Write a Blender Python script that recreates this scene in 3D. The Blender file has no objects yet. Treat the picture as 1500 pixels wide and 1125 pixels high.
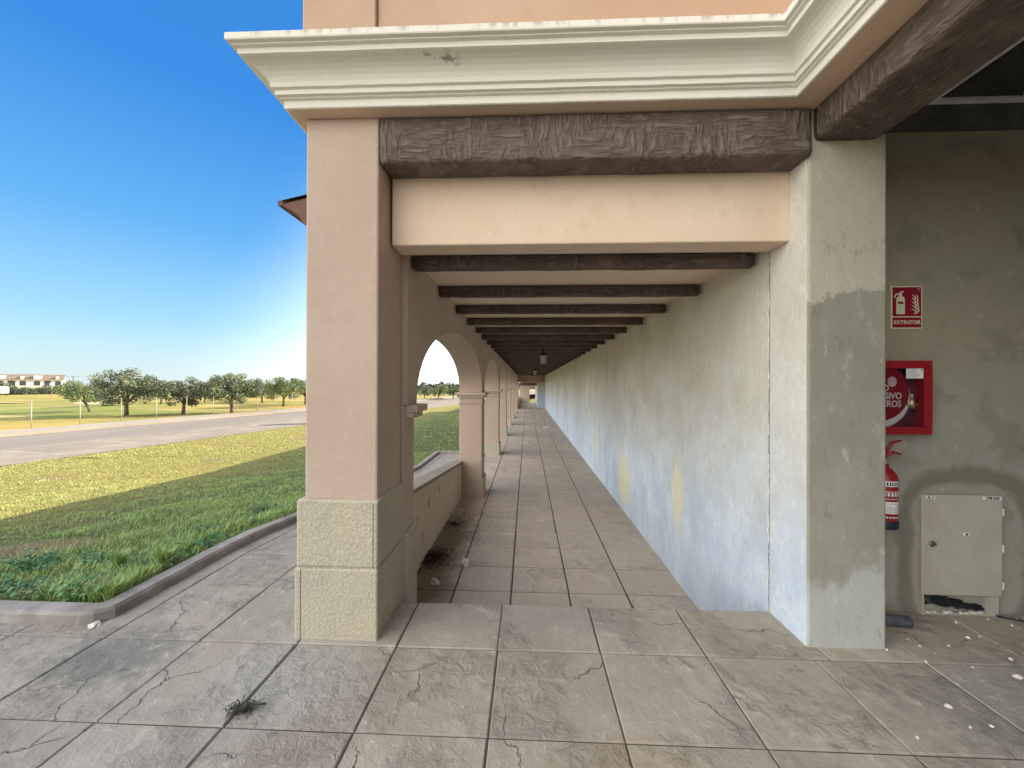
import bpy, bmesh, math, random
from mathutils import Vector, Matrix, noise

random.seed(7)
R = math.radians
sc = bpy.context.scene
col = sc.collection

# ------------------------------------------------------------------ helpers
class MB:
    """collects shapes; build() links them as one mesh object"""
    def __init__(self):
        self.v = []; self.f = []; self.m = []; self.s = []
    def add(self, vs, fs, mi=0, smooth=False):
        b = len(self.v)
        self.v += [tuple(p) for p in vs]
        for f in fs:
            self.f.append(tuple(i + b for i in f)); self.m.append(mi); self.s.append(smooth)
        return self
    def box(self, x0, x1, y0, y1, z0, z1, mi=0, bev=0.0, seg=2):
        if bev <= 0:
            vs = [(x0,y0,z0),(x1,y0,z0),(x1,y1,z0),(x0,y1,z0),(x0,y0,z1),(x1,y0,z1),(x1,y1,z1),(x0,y1,z1)]
            fs = [(3,2,1,0),(4,5,6,7),(0,1,5,4),(1,2,6,5),(2,3,7,6),(3,0,4,7)]
            return self.add(vs, fs, mi)
        bm = bmesh.new()
        bmesh.ops.create_cube(bm, size=1)
        for v in bm.verts:
            v.co = Vector(((x0+x1)/2 + v.co.x*(x1-x0), (y0+y1)/2 + v.co.y*(y1-y0), (z0+z1)/2 + v.co.z*(z1-z0)))
        bmesh.ops.bevel(bm, geom=bm.edges[:], offset=bev, segments=seg, profile=0.5, affect='EDGES')
        return self.bm(bm, mi)
    def bm(self, bm, mi=0, smooth=False):
        bm.verts.index_update()
        self.add([v.co.copy() for v in bm.verts], [[v.index for v in f.verts] for f in bm.faces], mi, smooth)
        bm.free(); return self
    def tube(self, pts, rad, n=8, mi=0, cap=True, smooth=True):
        """pts: list of points, rad: float or list"""
        pts = [Vector(p) for p in pts]
        if not isinstance(rad, (list, tuple)): rad = [rad]*len(pts)
        vs = []; fs = []
        for i, p in enumerate(pts):
            d = (pts[min(i+1, len(pts)-1)] - pts[max(i-1, 0)]).normalized()
            a = d.cross(Vector((0,0,1)) if abs(d.z) < .9 else Vector((1,0,0))).normalized()
            b = d.cross(a)
            for k in range(n):
                t = 2*math.pi*k/n
                vs.append(p + (a*math.cos(t) + b*math.sin(t))*rad[i])
        for i in range(len(pts)-1):
            for k in range(n):
                k2 = (k+1) % n
                fs.append((i*n+k, i*n+k2, (i+1)*n+k2, (i+1)*n+k))
        self.add(vs, fs, mi, smooth)
        if cap:
            b = len(self.v) - len(vs)
            self.f.append(tuple(b+k for k in range(n))[::-1]); self.m.append(mi); self.s.append(False)
            self.f.append(tuple(b+(len(pts)-1)*n+k for k in range(n))); self.m.append(mi); self.s.append(False)
        return self
    def lathe(self, prof, n=24, c=(0,0,0), mi=0, axis='z', smooth=True):
        """prof: list of (r, h)"""
        vs = []; fs = []
        for r, h in prof:
            for k in range(n):
                t = 2*math.pi*k/n
                if axis == 'z': vs.append((c[0]+r*math.cos(t), c[1]+r*math.sin(t), c[2]+h))
                else: vs.append((c[0]+r*math.cos(t), c[1]-h, c[2]+r*math.sin(t)))
        for i in range(len(prof)-1):
            for k in range(n):
                k2 = (k+1) % n
                fs.append((i*n+k, i*n+k2, (i+1)*n+k2, (i+1)*n+k))
        fs.append(tuple(range(n))[::-1]); fs.append(tuple((len(prof)-1)*n+k for k in range(n)))
        return self.add(vs, fs, mi, smooth)
    def prism(self, poly, y0, y1, mi=0):
        """poly in (x,z), extruded along y"""
        n = len(poly)
        vs = [(x, y0, z) for x, z in poly] + [(x, y1, z) for x, z in poly]
        fs = [tuple(range(n)), tuple(range(n, 2*n))[::-1]] + [(i+n, (i+1) % n+n, (i+1) % n, i) for i in range(n)]
        return self.add(vs, fs, mi)
    def build(self, name, mats, parent=None, label=None):
        me = bpy.data.meshes.new(name)
        me.from_pydata(self.v, [], self.f)
        if not isinstance(mats, (list, tuple)): mats = [mats]
        for m in mats: me.materials.append(m)
        me.polygons.foreach_set('material_index', self.m)
        me.polygons.foreach_set('use_smooth', self.s)
        me.update()
        bm = bmesh.new(); bm.from_mesh(me)
        if len(bm.faces) < 60000:
            bmesh.ops.recalc_face_normals(bm, faces=bm.faces[:]); bm.to_mesh(me)
        bm.free()
        o = bpy.data.objects.new(name, me); col.objects.link(o)
        if parent: o.parent = parent
        if label: o['label'] = label
        return o

def empty(name, label=None, cat=None, group=None, kind=None, loc=(0,0,0)):
    o = bpy.data.objects.new(name, None); col.objects.link(o)
    o.empty_display_size = .2; o.location = loc
    return tag(o, label, cat, group, kind)

def tag(o, label=None, cat=None, group=None, kind=None):
    if label: o['label'] = label
    if cat: o['category'] = cat
    if group: o['group'] = group
    if kind: o['kind'] = kind
    return o

def rebase(root, L):
    """move the empty to its base while its parts stay where they were built"""
    root.location = L
    for c in root.children: c.location = c.location - Vector(L)

def copy_tree(o, parent=None):
    c = o.copy(); col.objects.link(c)
    if parent: c.parent = parent
    for ch in list(o.children): copy_tree(ch, c)
    return c

def text_mesh(s, size, loc, mat, parent, name='lettering', align='CENTER', rot=(math.pi/2,0,0), bold=0.0, sx=1.0):
    cu = bpy.data.curves.new('t', 'FONT'); cu.body = s; cu.size = size
    cu.align_x = align; cu.align_y = 'CENTER'; cu.offset = bold; cu.extrude = 0.0008; cu.space_line = .9
    cu.resolution_u = 3
    ob = bpy.data.objects.new('t', cu); col.objects.link(ob)
    dg = bpy.context.evaluated_depsgraph_get(); dg.update()
    me = bpy.data.meshes.new_from_object(ob.evaluated_get(dg))
    bpy.data.objects.remove(ob); bpy.data.curves.remove(cu)
    M = Matrix.Translation(loc) @ Matrix.Rotation(rot[2], 4, 'Z') @ Matrix.Rotation(rot[0], 4, 'X') @ Matrix.Diagonal((sx,1,1,1))
    me.transform(M); me.materials.clear(); me.materials.append(mat)
    o = bpy.data.objects.new(name, me); col.objects.link(o); o.parent = parent
    return o

# ------------------------------------------------------------------ materials
class NT:
    def __init__(self, name, rough=.85, spec=.3):
        self.mat = bpy.data.materials.new(name); self.mat.use_nodes = True
        self.t = self.mat.node_tree; self.n = self.t.nodes; self.l = self.t.links
        self.b = self.n['Principled BSDF']
        self.b.inputs['Roughness'].default_value = rough
        self.b.inputs['Specular IOR Level'].default_value = spec
        self.pos = self.n.new('ShaderNodeNewGeometry').outputs['Position']
        self._obj = None
    def obj(self):
        if not self._obj: self._obj = self.n.new('ShaderNodeTexCoord').outputs['Object']
        return self._obj
    def put(self, sock, v):
        if isinstance(v, bpy.types.NodeSocket): self.l.new(v, sock)
        else:
            try: sock.default_value = v
            except Exception: sock.default_value = (*v, 1) if len(v) == 3 else v
    def math(self, op, a, b=0.0, c=None, clamp=False):
        n = self.n.new('ShaderNodeMath'); n.operation = op; n.use_clamp = clamp
        self.put(n.inputs[0], a); self.put(n.inputs[1], b)
        if c is not None: self.put(n.inputs[2], c)
        return n.outputs[0]
    def noise(self, scale, vec=None, detail=4, rough=.55, dist=0.0, sc3=None, out='Fac'):
        n = self.n.new('ShaderNodeTexNoise')
        v = vec if vec is not None else self.pos
        if sc3: v = self.scale(v, sc3)
        self.l.new(v, n.inputs['Vector'])
        n.inputs['Scale'].default_value = scale; n.inputs['Detail'].default_value = detail
        n.inputs['Roughness'].default_value = rough; n.inputs['Distortion'].default_value = dist
        return n.outputs[out]
    def scale(self, v, s, off=(0,0,0)):
        n = self.n.new('ShaderNodeMapping'); self.l.new(v, n.inputs['Vector'])
        n.inputs['Scale'].default_value = s; n.inputs['Location'].default_value = off
        return n.outputs[0]
    def voro(self, scale, vec=None, feat='DISTANCE_TO_EDGE', out='Distance'):
        n = self.n.new('ShaderNodeTexVoronoi'); n.feature = feat
        self.l.new(vec if vec is not None else self.pos, n.inputs['Vector']); n.inputs['Scale'].default_value = scale
        return n.outputs[out]
    def ramp(self, f, a, b, ca=0.0, cb=1.0, smooth=True):
        n = self.n.new('ShaderNodeMapRange'); n.interpolation_type = 'SMOOTHSTEP' if smooth else 'LINEAR'
        self.put(n.inputs['Value'], f)
        n.inputs['From Min'].default_value = a; n.inputs['From Max'].default_value = b
        n.inputs['To Min'].default_value = ca; n.inputs['To Max'].default_value = cb
        return n.outputs[0]
    def mix(self, f, a, b, mode='MIX'):
        n = self.n.new('ShaderNodeMix'); n.data_type = 'RGBA'; n.blend_type = mode
        self.put(n.inputs[0], f); self.put(n.inputs[6], a); self.put(n.inputs[7], b)
        return n.outputs[2]
    def xyz(self, v=None):
        n = self.n.new('ShaderNodeSeparateXYZ'); self.l.new(v if v is not None else self.pos, n.inputs[0])
        return n.outputs
    def vadd(self, a, b, k=1.0):
        n = self.n.new('ShaderNodeVectorMath'); n.operation = 'MULTIPLY_ADD'
        self.put(n.inputs[0], b); n.inputs[1].default_value = (k,k,k); self.put(n.inputs[2], a)
        return n.outputs[0]
    def bump(self, h, strength=.3, dist=.01, prev=None):
        n = self.n.new('ShaderNodeBump'); n.inputs['Strength'].default_value = strength
        n.inputs['Distance'].default_value = dist; self.l.new(h, n.inputs['Height'])
        if prev: self.l.new(prev, n.inputs['Normal'])
        return n.outputs[0]
    def done(self, color=None, normal=None, rough=None):
        if color is not None: self.put(self.b.inputs['Base Color'], color)
        if normal is not None: self.l.new(normal, self.b.inputs['Normal'])
        if rough is not None: self.put(self.b.inputs['Roughness'], rough)
        return self.mat

def C(*c): return (*c, 1.0)

def plaster(name, c1, c2, grain=70, bump=.25, blot=1.3, dirt=None, vert=False):
    t = NT(name, .92, .15)
    n1 = t.noise(blot, detail=6, rough=.6, sc3=(1,1,.45) if vert else None)
    n2 = t.noise(grain, detail=4)
    n3 = t.noise(9, detail=5, sc3=(1,1,.35) if vert else None)
    c = t.mix(t.ramp(n1, .32, .68), c1, c2)
    c = t.mix(t.ramp(n2, .3, .7, 0, .22), c, tuple(x*.72 for x in c1[:3])+(1,))
    if dirt:
        c = t.mix(t.math('MULTIPLY', t.ramp(n3, .5, .75), .4), c, dirt)
    h = t.math('ADD', t.math('MULTIPLY', n2, .6), t.math('MULTIPLY', n3, 1.2))
    return t.done(c, t.bump(h, bump, .008))

def simple(name, c, rough=.6, spec=.4, metal=0.0, var=.12, scale=14, bump=0.0):
    t = NT(name, rough, spec)
    n = t.noise(scale, t.obj(), detail=4)
    cc = t.mix(t.ramp(n, .3, .7), tuple(x*(1-var) for x in c)+(1,), tuple(min(1, x*(1+var)) for x in c)+(1,))
    t.b.inputs['Metallic'].default_value = metal
    return t.done(cc, t.bump(n, bump, .005) if bump else None)

M = {}
M['shaft']  = plaster('pink_tan_plaster', C(.47,.365,.285), C(.515,.41,.325), 90, .4, 1.2, C(.42,.32,.25))
M['salmon'] = plaster('salmon_plaster', C(.50,.345,.235), C(.55,.39,.275), 90, .3, 1.5, C(.46,.33,.25))
M['cream']  = plaster('cream_plaster', C(.70,.55,.40), C(.74,.60,.45), 90, .15, .9, C(.58,.44,.31))
M['ceil']   = plaster('ceiling_plaster', C(.74,.60,.46), C(.78,.64,.50), 80, .15, 1.1)
M['soffit'] = plaster('soffit_plaster', C(.66,.50,.35), C(.70,.54,.39), 80, .15, 1.4)
M['capital']= plaster('capital_plaster', C(.48,.375,.285), C(.53,.42,.33), 80, .25, 2.0, C(.4,.31,.24))

def m_plinth():
    t = NT('stippled_plinth', .95, .1)
    n1 = t.noise(2.2, detail=5); v = t.noise(62, detail=3, rough=.6); n3 = t.noise(5, detail=6)
    c = t.mix(t.ramp(n1, .35, .65), C(.46,.41,.29), C(.40,.37,.29))
    c = t.mix(t.ramp(v, .42, .62, 0, .45), c, C(.60,.55,.43))
    c = t.mix(t.ramp(n3, .55, .75, 0, .45), c, C(.33,.29,.22))
    return t.done(c, t.bump(v, .75, .012))
M['plinth'] = m_plinth()
t = NT('plinth_groove', .95, .1); M['groove'] = t.done(C(.20,.16,.11))

def m_cornice():
    t = NT('cornice_paint', .8, .2)
    n1 = t.noise(1.0, detail=5); n2 = t.noise(16, detail=5); n3 = t.noise(60)
    c = t.mix(t.ramp(n1, .35, .65), C(.75,.73,.61), C(.77,.76,.68))
    c = t.mix(t.ramp(n2, .6, .78, 0, .3), c, C(.52,.47,.35))
    # peeled paint flecks in the cove
    x, y, z = t.xyz()
    px = t.math('ABSOLUTE', t.math('SUBTRACT', x, -.50)); pz = t.math('ABSOLUTE', t.math('SUBTRACT', z, 3.362))
    reg = t.math('MULTIPLY', t.ramp(px, .14, .06), t.ramp(pz, .024, .010))
    pk = t.math('MULTIPLY', t.ramp(t.noise(13, detail=3), .52, .56), reg)
    c = t.mix(pk, c, C(.36,.33,.29))
    # grey grime on the top lip
    gr = t.math('MULTIPLY', t.ramp(z, 3.425, 3.47), t.ramp(t.noise(22, detail=5, sc3=(1,1,.2)), .45, .62))
    c = t.mix(t.math('MULTIPLY', gr, .7), c, C(.33,.30,.25))
    return t.done(c, t.bump(t.math('ADD', n2, t.math('MULTIPLY', n3, .3)), .18, .006))
M['cornice'] = m_cornice()

def m_hallwall():
    """bare cement render with washed out patches"""
    t = NT('weathered_render', .9, .15)
    n1 = t.noise(.55, detail=6, rough=.6, sc3=(1,1,.8)); n2 = t.noise(3.0, detail=10, rough=.72, sc3=(1,.8,.55))
    n3 = t.noise(40, detail=4); n4 = t.noise(1.7, detail=7, rough=.6)
    x, y, z = t.xyz()
    c = t.mix(t.ramp(n1, .35, .65), C(.70,.675,.585), C(.64,.62,.525))
    c = t.mix(t.ramp(n2, .42, .66, 0, .6), c, C(.72,.73,.70))
    c = t.mix(t.ramp(n4, .46, .66, 0, .5), c, C(.47,.47,.41))
    st = t.noise(5, detail=6, rough=.6, sc3=(1,1,.09))
    c = t.mix(t.ramp(st, .55, .72, 0, .12), c, C(.42,.41,.35))
    # blue skylight painted into the lower wall colour, uneven edge
    zz = t.math('ADD', z, t.math('MULTIPLY', t.math('SUBTRACT', n4, .5), 1.6))
    c = t.mix(t.ramp(zz, 1.7, .0, 0, .85), c, t.mix(t.ramp(n2, .36, .66), C(.46,.57,.71), C(.64,.74,.84)))
    # two ochre damp stains
    for (y0, z0, ry, rz) in ((6.65, 0.0, .55, .62), (4.32, .35, .20, .55), (9.3,.2,.25,.5)):
        dy = t.math('MULTIPLY', t.math('SUBTRACT', y, y0), 1/ry); dz = t.math('MULTIPLY', t.math('SUBTRACT', z, z0), 1/rz)
        r = t.math('SQRT', t.math('ADD', t.math('MULTIPLY', dy, dy), t.math('MULTIPLY', dz, dz)))
        r = t.math('ADD', r, t.math('MULTIPLY', t.math('SUBTRACT', n2, .5), 1.6))
        c = t.mix(t.ramp(r, 1.05, .35, 0, .7), c, C(.80,.72,.42))
    n6 = t.noise(14, detail=8, rough=.75, sc3=(1,1,.5))
    c = t.mix(t.ramp(n6, .52, .70, 0, .35), c, C(.46,.46,.42))
    c = t.mix(t.ramp(n6, .46, .34, 0, .35), c, C(.86,.87,.84))
    c = t.mix(t.ramp(n3, .4, .75, 0, .2), c, C(.35,.35,.31))
    h = t.math('ADD', t.math('MULTIPLY', n2, 1.0), t.math('MULTIPLY', n3, .3))
    return t.done(c, t.bump(h, .3, .01))
M['hall'] = m_hallwall()

def m_pillar():
    t = NT('patched_cement_pillar', .9, .15)
    n1 = t.noise(1.3, detail=6, rough=.6); n2 = t.noise(7, detail=8, rough=.7, sc3=(1,1,.45)); n3 = t.noise(55, detail=4)
    x, y, z = t.xyz()
    c = t.mix(t.ramp(n1, .35, .65), C(.255,.25,.20), C(.30,.295,.245))
    e1 = t.noise(4.5, detail=3, rough=.5, sc3=(1,1,.3)); e2 = t.noise(22, detail=6, rough=.75)
    zz = t.math('ADD', z, t.math('ADD', t.math('MULTIPLY', t.math('SUBTRACT', e1, .5), .42), t.math('MULTIPLY', t.math('SUBTRACT', e2, .5), .22)))
    top = t.ramp(zz, 2.055, 2.085)
    c = t.mix(top, c, t.mix(n2, C(.41,.385,.305), C(.46,.43,.345)))
    low = t.ramp(t.math('ADD', zz, t.math('MULTIPLY', x, -.25)), -.02, -.14)
    c = t.mix(low, c, t.mix(n2, C(.36,.37,.34), C(.48,.49,.46)))
    c = t.mix(t.ramp(n2, .55, .72, 0, .6), c, C(.46,.455,.40))
    n6 = t.noise(12, detail=9, rough=.78, sc3=(1,1,.4))
    c = t.mix(t.ramp(n6, .53, .68, 0, .45), c, C(.17,.165,.13))
    c = t.mix(t.ramp(n6, .44, .32, 0, .5), c, C(.56,.55,.49))
    sp = t.noise(38, detail=3, rough=.6)
    c = t.mix(t.ramp(sp, .70, .76, 0, .6), c, C(.62,.61,.55))
    c = t.mix(t.ramp(n3, .45, .8, 0, .25), c, C(.2,.2,.16))
    return t.done(c, t.bump(t.math('ADD', n2, t.math('MULTIPLY', n3, .4)), .35, .01))
M['pillar'] = m_pillar()

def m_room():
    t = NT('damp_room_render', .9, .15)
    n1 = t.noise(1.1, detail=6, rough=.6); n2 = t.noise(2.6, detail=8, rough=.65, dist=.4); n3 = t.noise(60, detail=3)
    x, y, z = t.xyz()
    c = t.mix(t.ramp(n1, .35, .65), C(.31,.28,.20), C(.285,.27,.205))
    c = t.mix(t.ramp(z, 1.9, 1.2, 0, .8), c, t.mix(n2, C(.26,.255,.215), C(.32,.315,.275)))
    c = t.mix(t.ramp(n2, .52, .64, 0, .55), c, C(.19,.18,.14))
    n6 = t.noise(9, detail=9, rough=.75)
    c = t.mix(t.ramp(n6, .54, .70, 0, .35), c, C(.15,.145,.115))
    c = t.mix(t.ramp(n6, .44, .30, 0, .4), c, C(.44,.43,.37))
    # tide mark that runs round the meter cabinet
    dx = t.math('POWER', t.math('ABSOLUTE', t.math('MULTIPLY', t.math('SUBTRACT', x, 3.02), 1/.43)), 4.0)
    dz = t.math('POWER', t.math('ABSOLUTE', t.math('MULTIPLY', t.math('SUBTRACT', z, .40), 1/.56)), 4.0)
    r = t.math('POWER', t.math('ADD', dx, dz), .25)
    r = t.math('ADD', r, t.math('MULTIPLY', t.math('SUBTRACT', n2, .5), .5))
    ring = t.math('MULTIPLY', t.ramp(r, .78, .90), t.ramp(r, 1.12, .98))
    c = t.mix(t.math('MULTIPLY', ring, .75), c, C(.15,.135,.10))
    return t.done(c, t.bump(t.math('ADD', n2, t.math('MULTIPLY', n3, .4)), .25, .01))
M['room'] = m_room()

def m_wood(name, c1, c2):
    t = NT(name, .72, .3)
    o = t.pos
    n1 = t.noise(9, o, detail=6, rough=.6, dist=.8); n2 = t.noise(34, o, detail=5); n3 = t.noise(2.2, o, detail=4)
    # adze marks: short strokes across and along the grain
    s1 = t.noise(1, t.scale(o, (30,30,8)), detail=3, rough=.55, dist=.4); s2 = t.noise(1, t.scale(o, (7,7,34)), detail=3, rough=.55, dist=.4)
    zone = t.ramp(t.noise(2.6, o, detail=3), .44, .56)
    ch = t.math('ADD', t.math('MULTIPLY', s1, zone), t.math('MULTIPLY', s2, t.math('SUBTRACT', 1.0, zone)))
    gr = t.noise(1, t.scale(o, (9,9,70)), detail=4, dist=.3)
    c = t.mix(t.ramp(n1, .3, .7), c1, c2)
    c = t.mix(t.ramp(ch, .48, .66, 0, .5), c, tuple(x*1.75 for x in c2[:3])+(1,))
    c = t.mix(t.ramp(n3, .5, .7, 0, .35), c, tuple(x*1.4 for x in c2[:3])+(1,))
    h = t.math('ADD', t.math('MULTIPLY', t.ramp(ch, .38, .64), 1.0), t.math('ADD', t.math('MULTIPLY', n2, .5), t.math('MULTIPLY', gr, .7)))
    return t.done(c, t.bump(h, .8, .014))
M['beam'] = m_wood('dark_hewn_beam', C(.10,.074,.056), C(.145,.112,.088))
M['joist'] = m_wood('dark_joist', C(.085,.060,.048), C(.12,.087,.07))

def m_floor(name, c1, c2, c3, warm=False):
    t = NT(name, .72, .35)
    n0 = t.noise(.55, detail=5); n1 = t.noise(2.4, detail=7, rough=.62); n2 = t.noise(13, detail=8, rough=.68, dist=.5); n3 = t.noise(75, detail=4)
    geo = t.n.new('ShaderNodeNewGeometry')
    rnd = geo.outputs['Random Per Island']
    c = t.mix(t.ramp(n0, .35, .65), c1, c2)
    c = t.mix(t.ramp(n1, .45, .72, 0, .7), c, c3)
    c = t.mix(t.ramp(rnd, 0, 1, 0, .22), c, tuple(x*.7 for x in c1[:3])+(1,))
    # per slab offset so that the slate pattern never repeats
    if not warm:
        x, y, z = t.xyz()
        for (x0, y0, rx_, ry_, cc, k) in ((-2.35, 2.1, .42, .30, C(.15,.16,.135), .75), (-1.25, 2.0, .5, .4, C(.42,.43,.40), .45), (.45, 1.55, .45, .22, C(.33,.27,.17), .5), (-1.75, 2.7, .35, .5, C(.24,.25,.2), .4), (2.6, 1.9, .9, .5, C(.22,.22,.215), .6)):
            dx = t.math('MULTIPLY', t.math('SUBTRACT', x, x0), 1/rx_); dy = t.math('MULTIPLY', t.math('SUBTRACT', y, y0), 1/ry_)
            r = t.math('ADD', t.math('SQRT', t.math('ADD', t.math('MULTIPLY', dx, dx), t.math('MULTIPLY', dy, dy))), t.math('MULTIPLY', t.math('SUBTRACT', n2, .5), 2.2))
            c = t.mix(t.ramp(r, 1.15, .3, 0, k), c, cc)
    off = t.n.new('ShaderNodeCombineXYZ')
    t.l.new(t.math('MULTIPLY', rnd, 37.0), off.inputs[0]); t.l.new(t.math('MULTIPLY', rnd, 91.0), off.inputs[1])
    pv = t.vadd(t.pos, off.outputs[0], 1.0)
    wv = t.vadd(pv, t.noise(3.2, pv, detail=6, out='Color'), .30)
    cr = t.voro(1.15, wv)
    crack = t.math('MULTIPLY', t.ramp(cr, .0055, .0, 0, 1), t.ramp(t.noise(1.3, pv, detail=3), .50, .62))
    # split-slate plates: stepped heights
    pl = t.noise(2.1, pv, detail=6, rough=.6, dist=1.0, sc3=(1.0,.62,1))
    st = t.math('SNAP', pl, .085)
    fr = t.math('PINGPONG', t.math('ADD', pl, .0), .0425)
    crease = t.math('MULTIPLY', t.ramp(fr, .006, .0), t.ramp(t.noise(2.3, pv, detail=2), .46, .6))
    rough_zone = t.ramp(t.noise(1.5, pv, detail=3), .45, .62)
    c = t.mix(t.math('MULTIPLY', crack, .24), c, tuple(x*.33 for x in c1[:3])+(1,))
    c = t.mix(t.math('MULTIPLY', crease, .28), c, tuple(x*.42 for x in c1[:3])+(1,))
    c = t.mix(t.ramp(n2, .55, .75, 0, .5), c, tuple(min(1,x*1.35) for x in c3[:3])+(1,))
    c = t.mix(t.math('MULTIPLY', t.ramp(n2, .48, .30, 0, .75), t.ramp(rough_zone, 0, 1, .3, 1)), c, tuple(x*.5 for x in c1[:3])+(1,))  # relief shading painted into the colour: low spots darker, high spots lighter
    h = t.math('ADD', t.math('MULTIPLY', st, 2.2), t.math('MULTIPLY', t.math('MULTIPLY', n2, t.ramp(rough_zone, 0, 1, .35, 1.3)), .9))
    h = t.math('ADD', h, t.math('MULTIPLY', n3, .10))
    h = t.math('SUBTRACT', h, t.math('MULTIPLY', crack, .5))
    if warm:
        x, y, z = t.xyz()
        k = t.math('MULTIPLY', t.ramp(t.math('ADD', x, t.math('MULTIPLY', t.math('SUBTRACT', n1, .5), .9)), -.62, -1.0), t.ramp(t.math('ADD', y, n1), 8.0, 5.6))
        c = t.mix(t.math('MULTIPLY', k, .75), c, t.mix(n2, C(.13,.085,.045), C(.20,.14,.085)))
    return t.done(c, t.bump(h, 1.0, .03), t.ramp(n1, .3, .7, .62, .85))
M['slab'] = m_floor('stamped_concrete_grey', C(.35,.305,.245), C(.335,.30,.255), C(.455,.41,.345))
M['slab_in'] = m_floor('stamped_concrete_corridor', C(.49,.41,.335), C(.47,.40,.335), C(.56,.485,.405), True)
t = NT('joint_dirt', .95, .1); M['joint'] = t.done(t.mix(t.noise(6), C(.055,.048,.04), C(.10,.088,.075)))

def m_kerb():
    t = NT('kerb_concrete', .9, .2)
    n = t.noise(8, detail=7, rough=.65); n2 = t.noise(1.5, detail=4)
    c = t.mix(t.ramp(n, .35, .7), C(.27,.245,.21), C(.38,.355,.32))
    c = t.mix(t.ramp(n2, .5, .7, 0, .5), c, C(.17,.15,.125))
    return t.done(c, t.bump(n, .5, .01))
M['kerb'] = m_kerb()

def m_lawn():
    t = NT('turf_soil', .95, .1)
    n = t.noise(.7, detail=6, rough=.6); n2 = t.noise(9, detail=8, rough=.7); n3 = t.noise(60, detail=3)
    x, y, z = t.xyz()
    c = t.mix(t.ramp(n2, .35, .65), C(.09,.12,.045), C(.17,.18,.075))
    far = t.ramp(x, -5.0, -8.5)  # dry turf plus sunlit yellow, painted in past the shadow edge
    c = t.mix(t.math('MULTIPLY', far, t.ramp(n2, .25, .7)), c, C(.34,.275,.075))
    c = t.mix(t.ramp(n, .56, .66, 0, .7), c, C(.24,.16,.095))
    dx = t.math('MULTIPLY', t.math('ADD', x, 5.0), 1/.9); dy = t.math('MULTIPLY', t.math('SUBTRACT', y, 3.75), 1/.42)
    r = t.math('ADD', t.math('SQRT', t.math('ADD', t.math('MULTIPLY', dx, dx), t.math('MULTIPLY', dy, dy))), t.math('MULTIPLY', n2, .8))
    c = t.mix(t.ramp(r, 1.3, .9, 0, .8), c, C(.30,.21,.14))
    return t.done(c, t.bump(t.math('ADD', n2, n3), 1.0, .04))
M['lawn'] = m_lawn()

def m_grass(name, ca, cb, dry, dry_sunlit):
    t = NT(name, .6, .3)
    g = t.n.new('ShaderNodeNewGeometry'); rnd = g.outputs['Random Per Island']
    n = t.noise(1.1, detail=4)
    c = t.mix(rnd, ca, cb)
    x, y, z = t.xyz()
    f = t.math('ADD', t.math('MULTIPLY', t.ramp(x, -4.6, -8.5), dry_sunlit), t.math('MULTIPLY', t.math('SUBTRACT', n, .5), 1.0), clamp=True)  # dry blades plus sunlit yellow painted in beyond the building's shadow edge
    r2 = t.math('FRACT', t.math('MULTIPLY', rnd, 17.3))
    c = t.mix(t.math('MULTIPLY', f, t.ramp(r2, .1, .9, .55, 1)), c, dry)
    c = t.mix(t.ramp(t.noise(2.3, detail=5), .50, .68, 0, .55), c, C(.26,.25,.15))
    t.b.inputs['Transmission Weight'].default_value = 0
    t.b.inputs['Subsurface Weight'].default_value = 0
    return t.done(c)
M['grass'] = m_grass('lawn_grass_blades', C(.20,.33,.085), C(.40,.50,.16), C(.42,.36,.12), .8)

def m_golf():
    t = NT('golf_turf', .95, .1)
    n = t.noise(.05, detail=6, rough=.6, sc3=(.6,1.6,1)); n2 = t.noise(.22, detail=6, sc3=(.5,1.5,1)); n3 = t.noise(4, detail=5)
    c = t.mix(t.ramp(n, .40, .58), C(.36,.25,.07), C(.17,.19,.05))
    c = t.mix(t.ramp(n2, .52, .66, 0, .7), c, C(.42,.31,.14))
    c = t.mix(t.ramp(n3, .4, .7, 0, .3), c, C(.10,.12,.04))
    return t.done(c, t.bump(n3, .6, .05))
M['golf'] = m_golf()
M['sand'] = simple('bunker_sand', (.44,.38,.29), .95, .1, var=.1, scale=2)

def m_road():
    t = NT('asphalt', .85, .3)
    n = t.noise(.35, detail=6, sc3=(1.6,.35,1)); n2 = t.noise(90, detail=3)
    c = t.mix(t.ramp(n, .38, .62), C(.185,.152,.125), C(.21,.175,.145))
    c = t.mix(t.ramp(n2, .35, .7, 0, .3), c, C(.13,.12,.115))
    return t.done(c, t.bump(n2, .3, .01))
M['road'] = m_road()
M['bay'] = simple('parking_concrete', (.225,.19,.152), .9, .2, var=.14, scale=.7)
M['walk'] = simple('pale_pavement', (.28,.24,.19), .9, .2, var=.1, scale=1.2)
M['paint'] = simple('road_paint', (.34,.30,.25), .8, .2, var=.3, scale=6)
M['patch'] = simple('dark_road_shadow', (.10,.085,.08), .9, .2, var=.25, scale=3)

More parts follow.
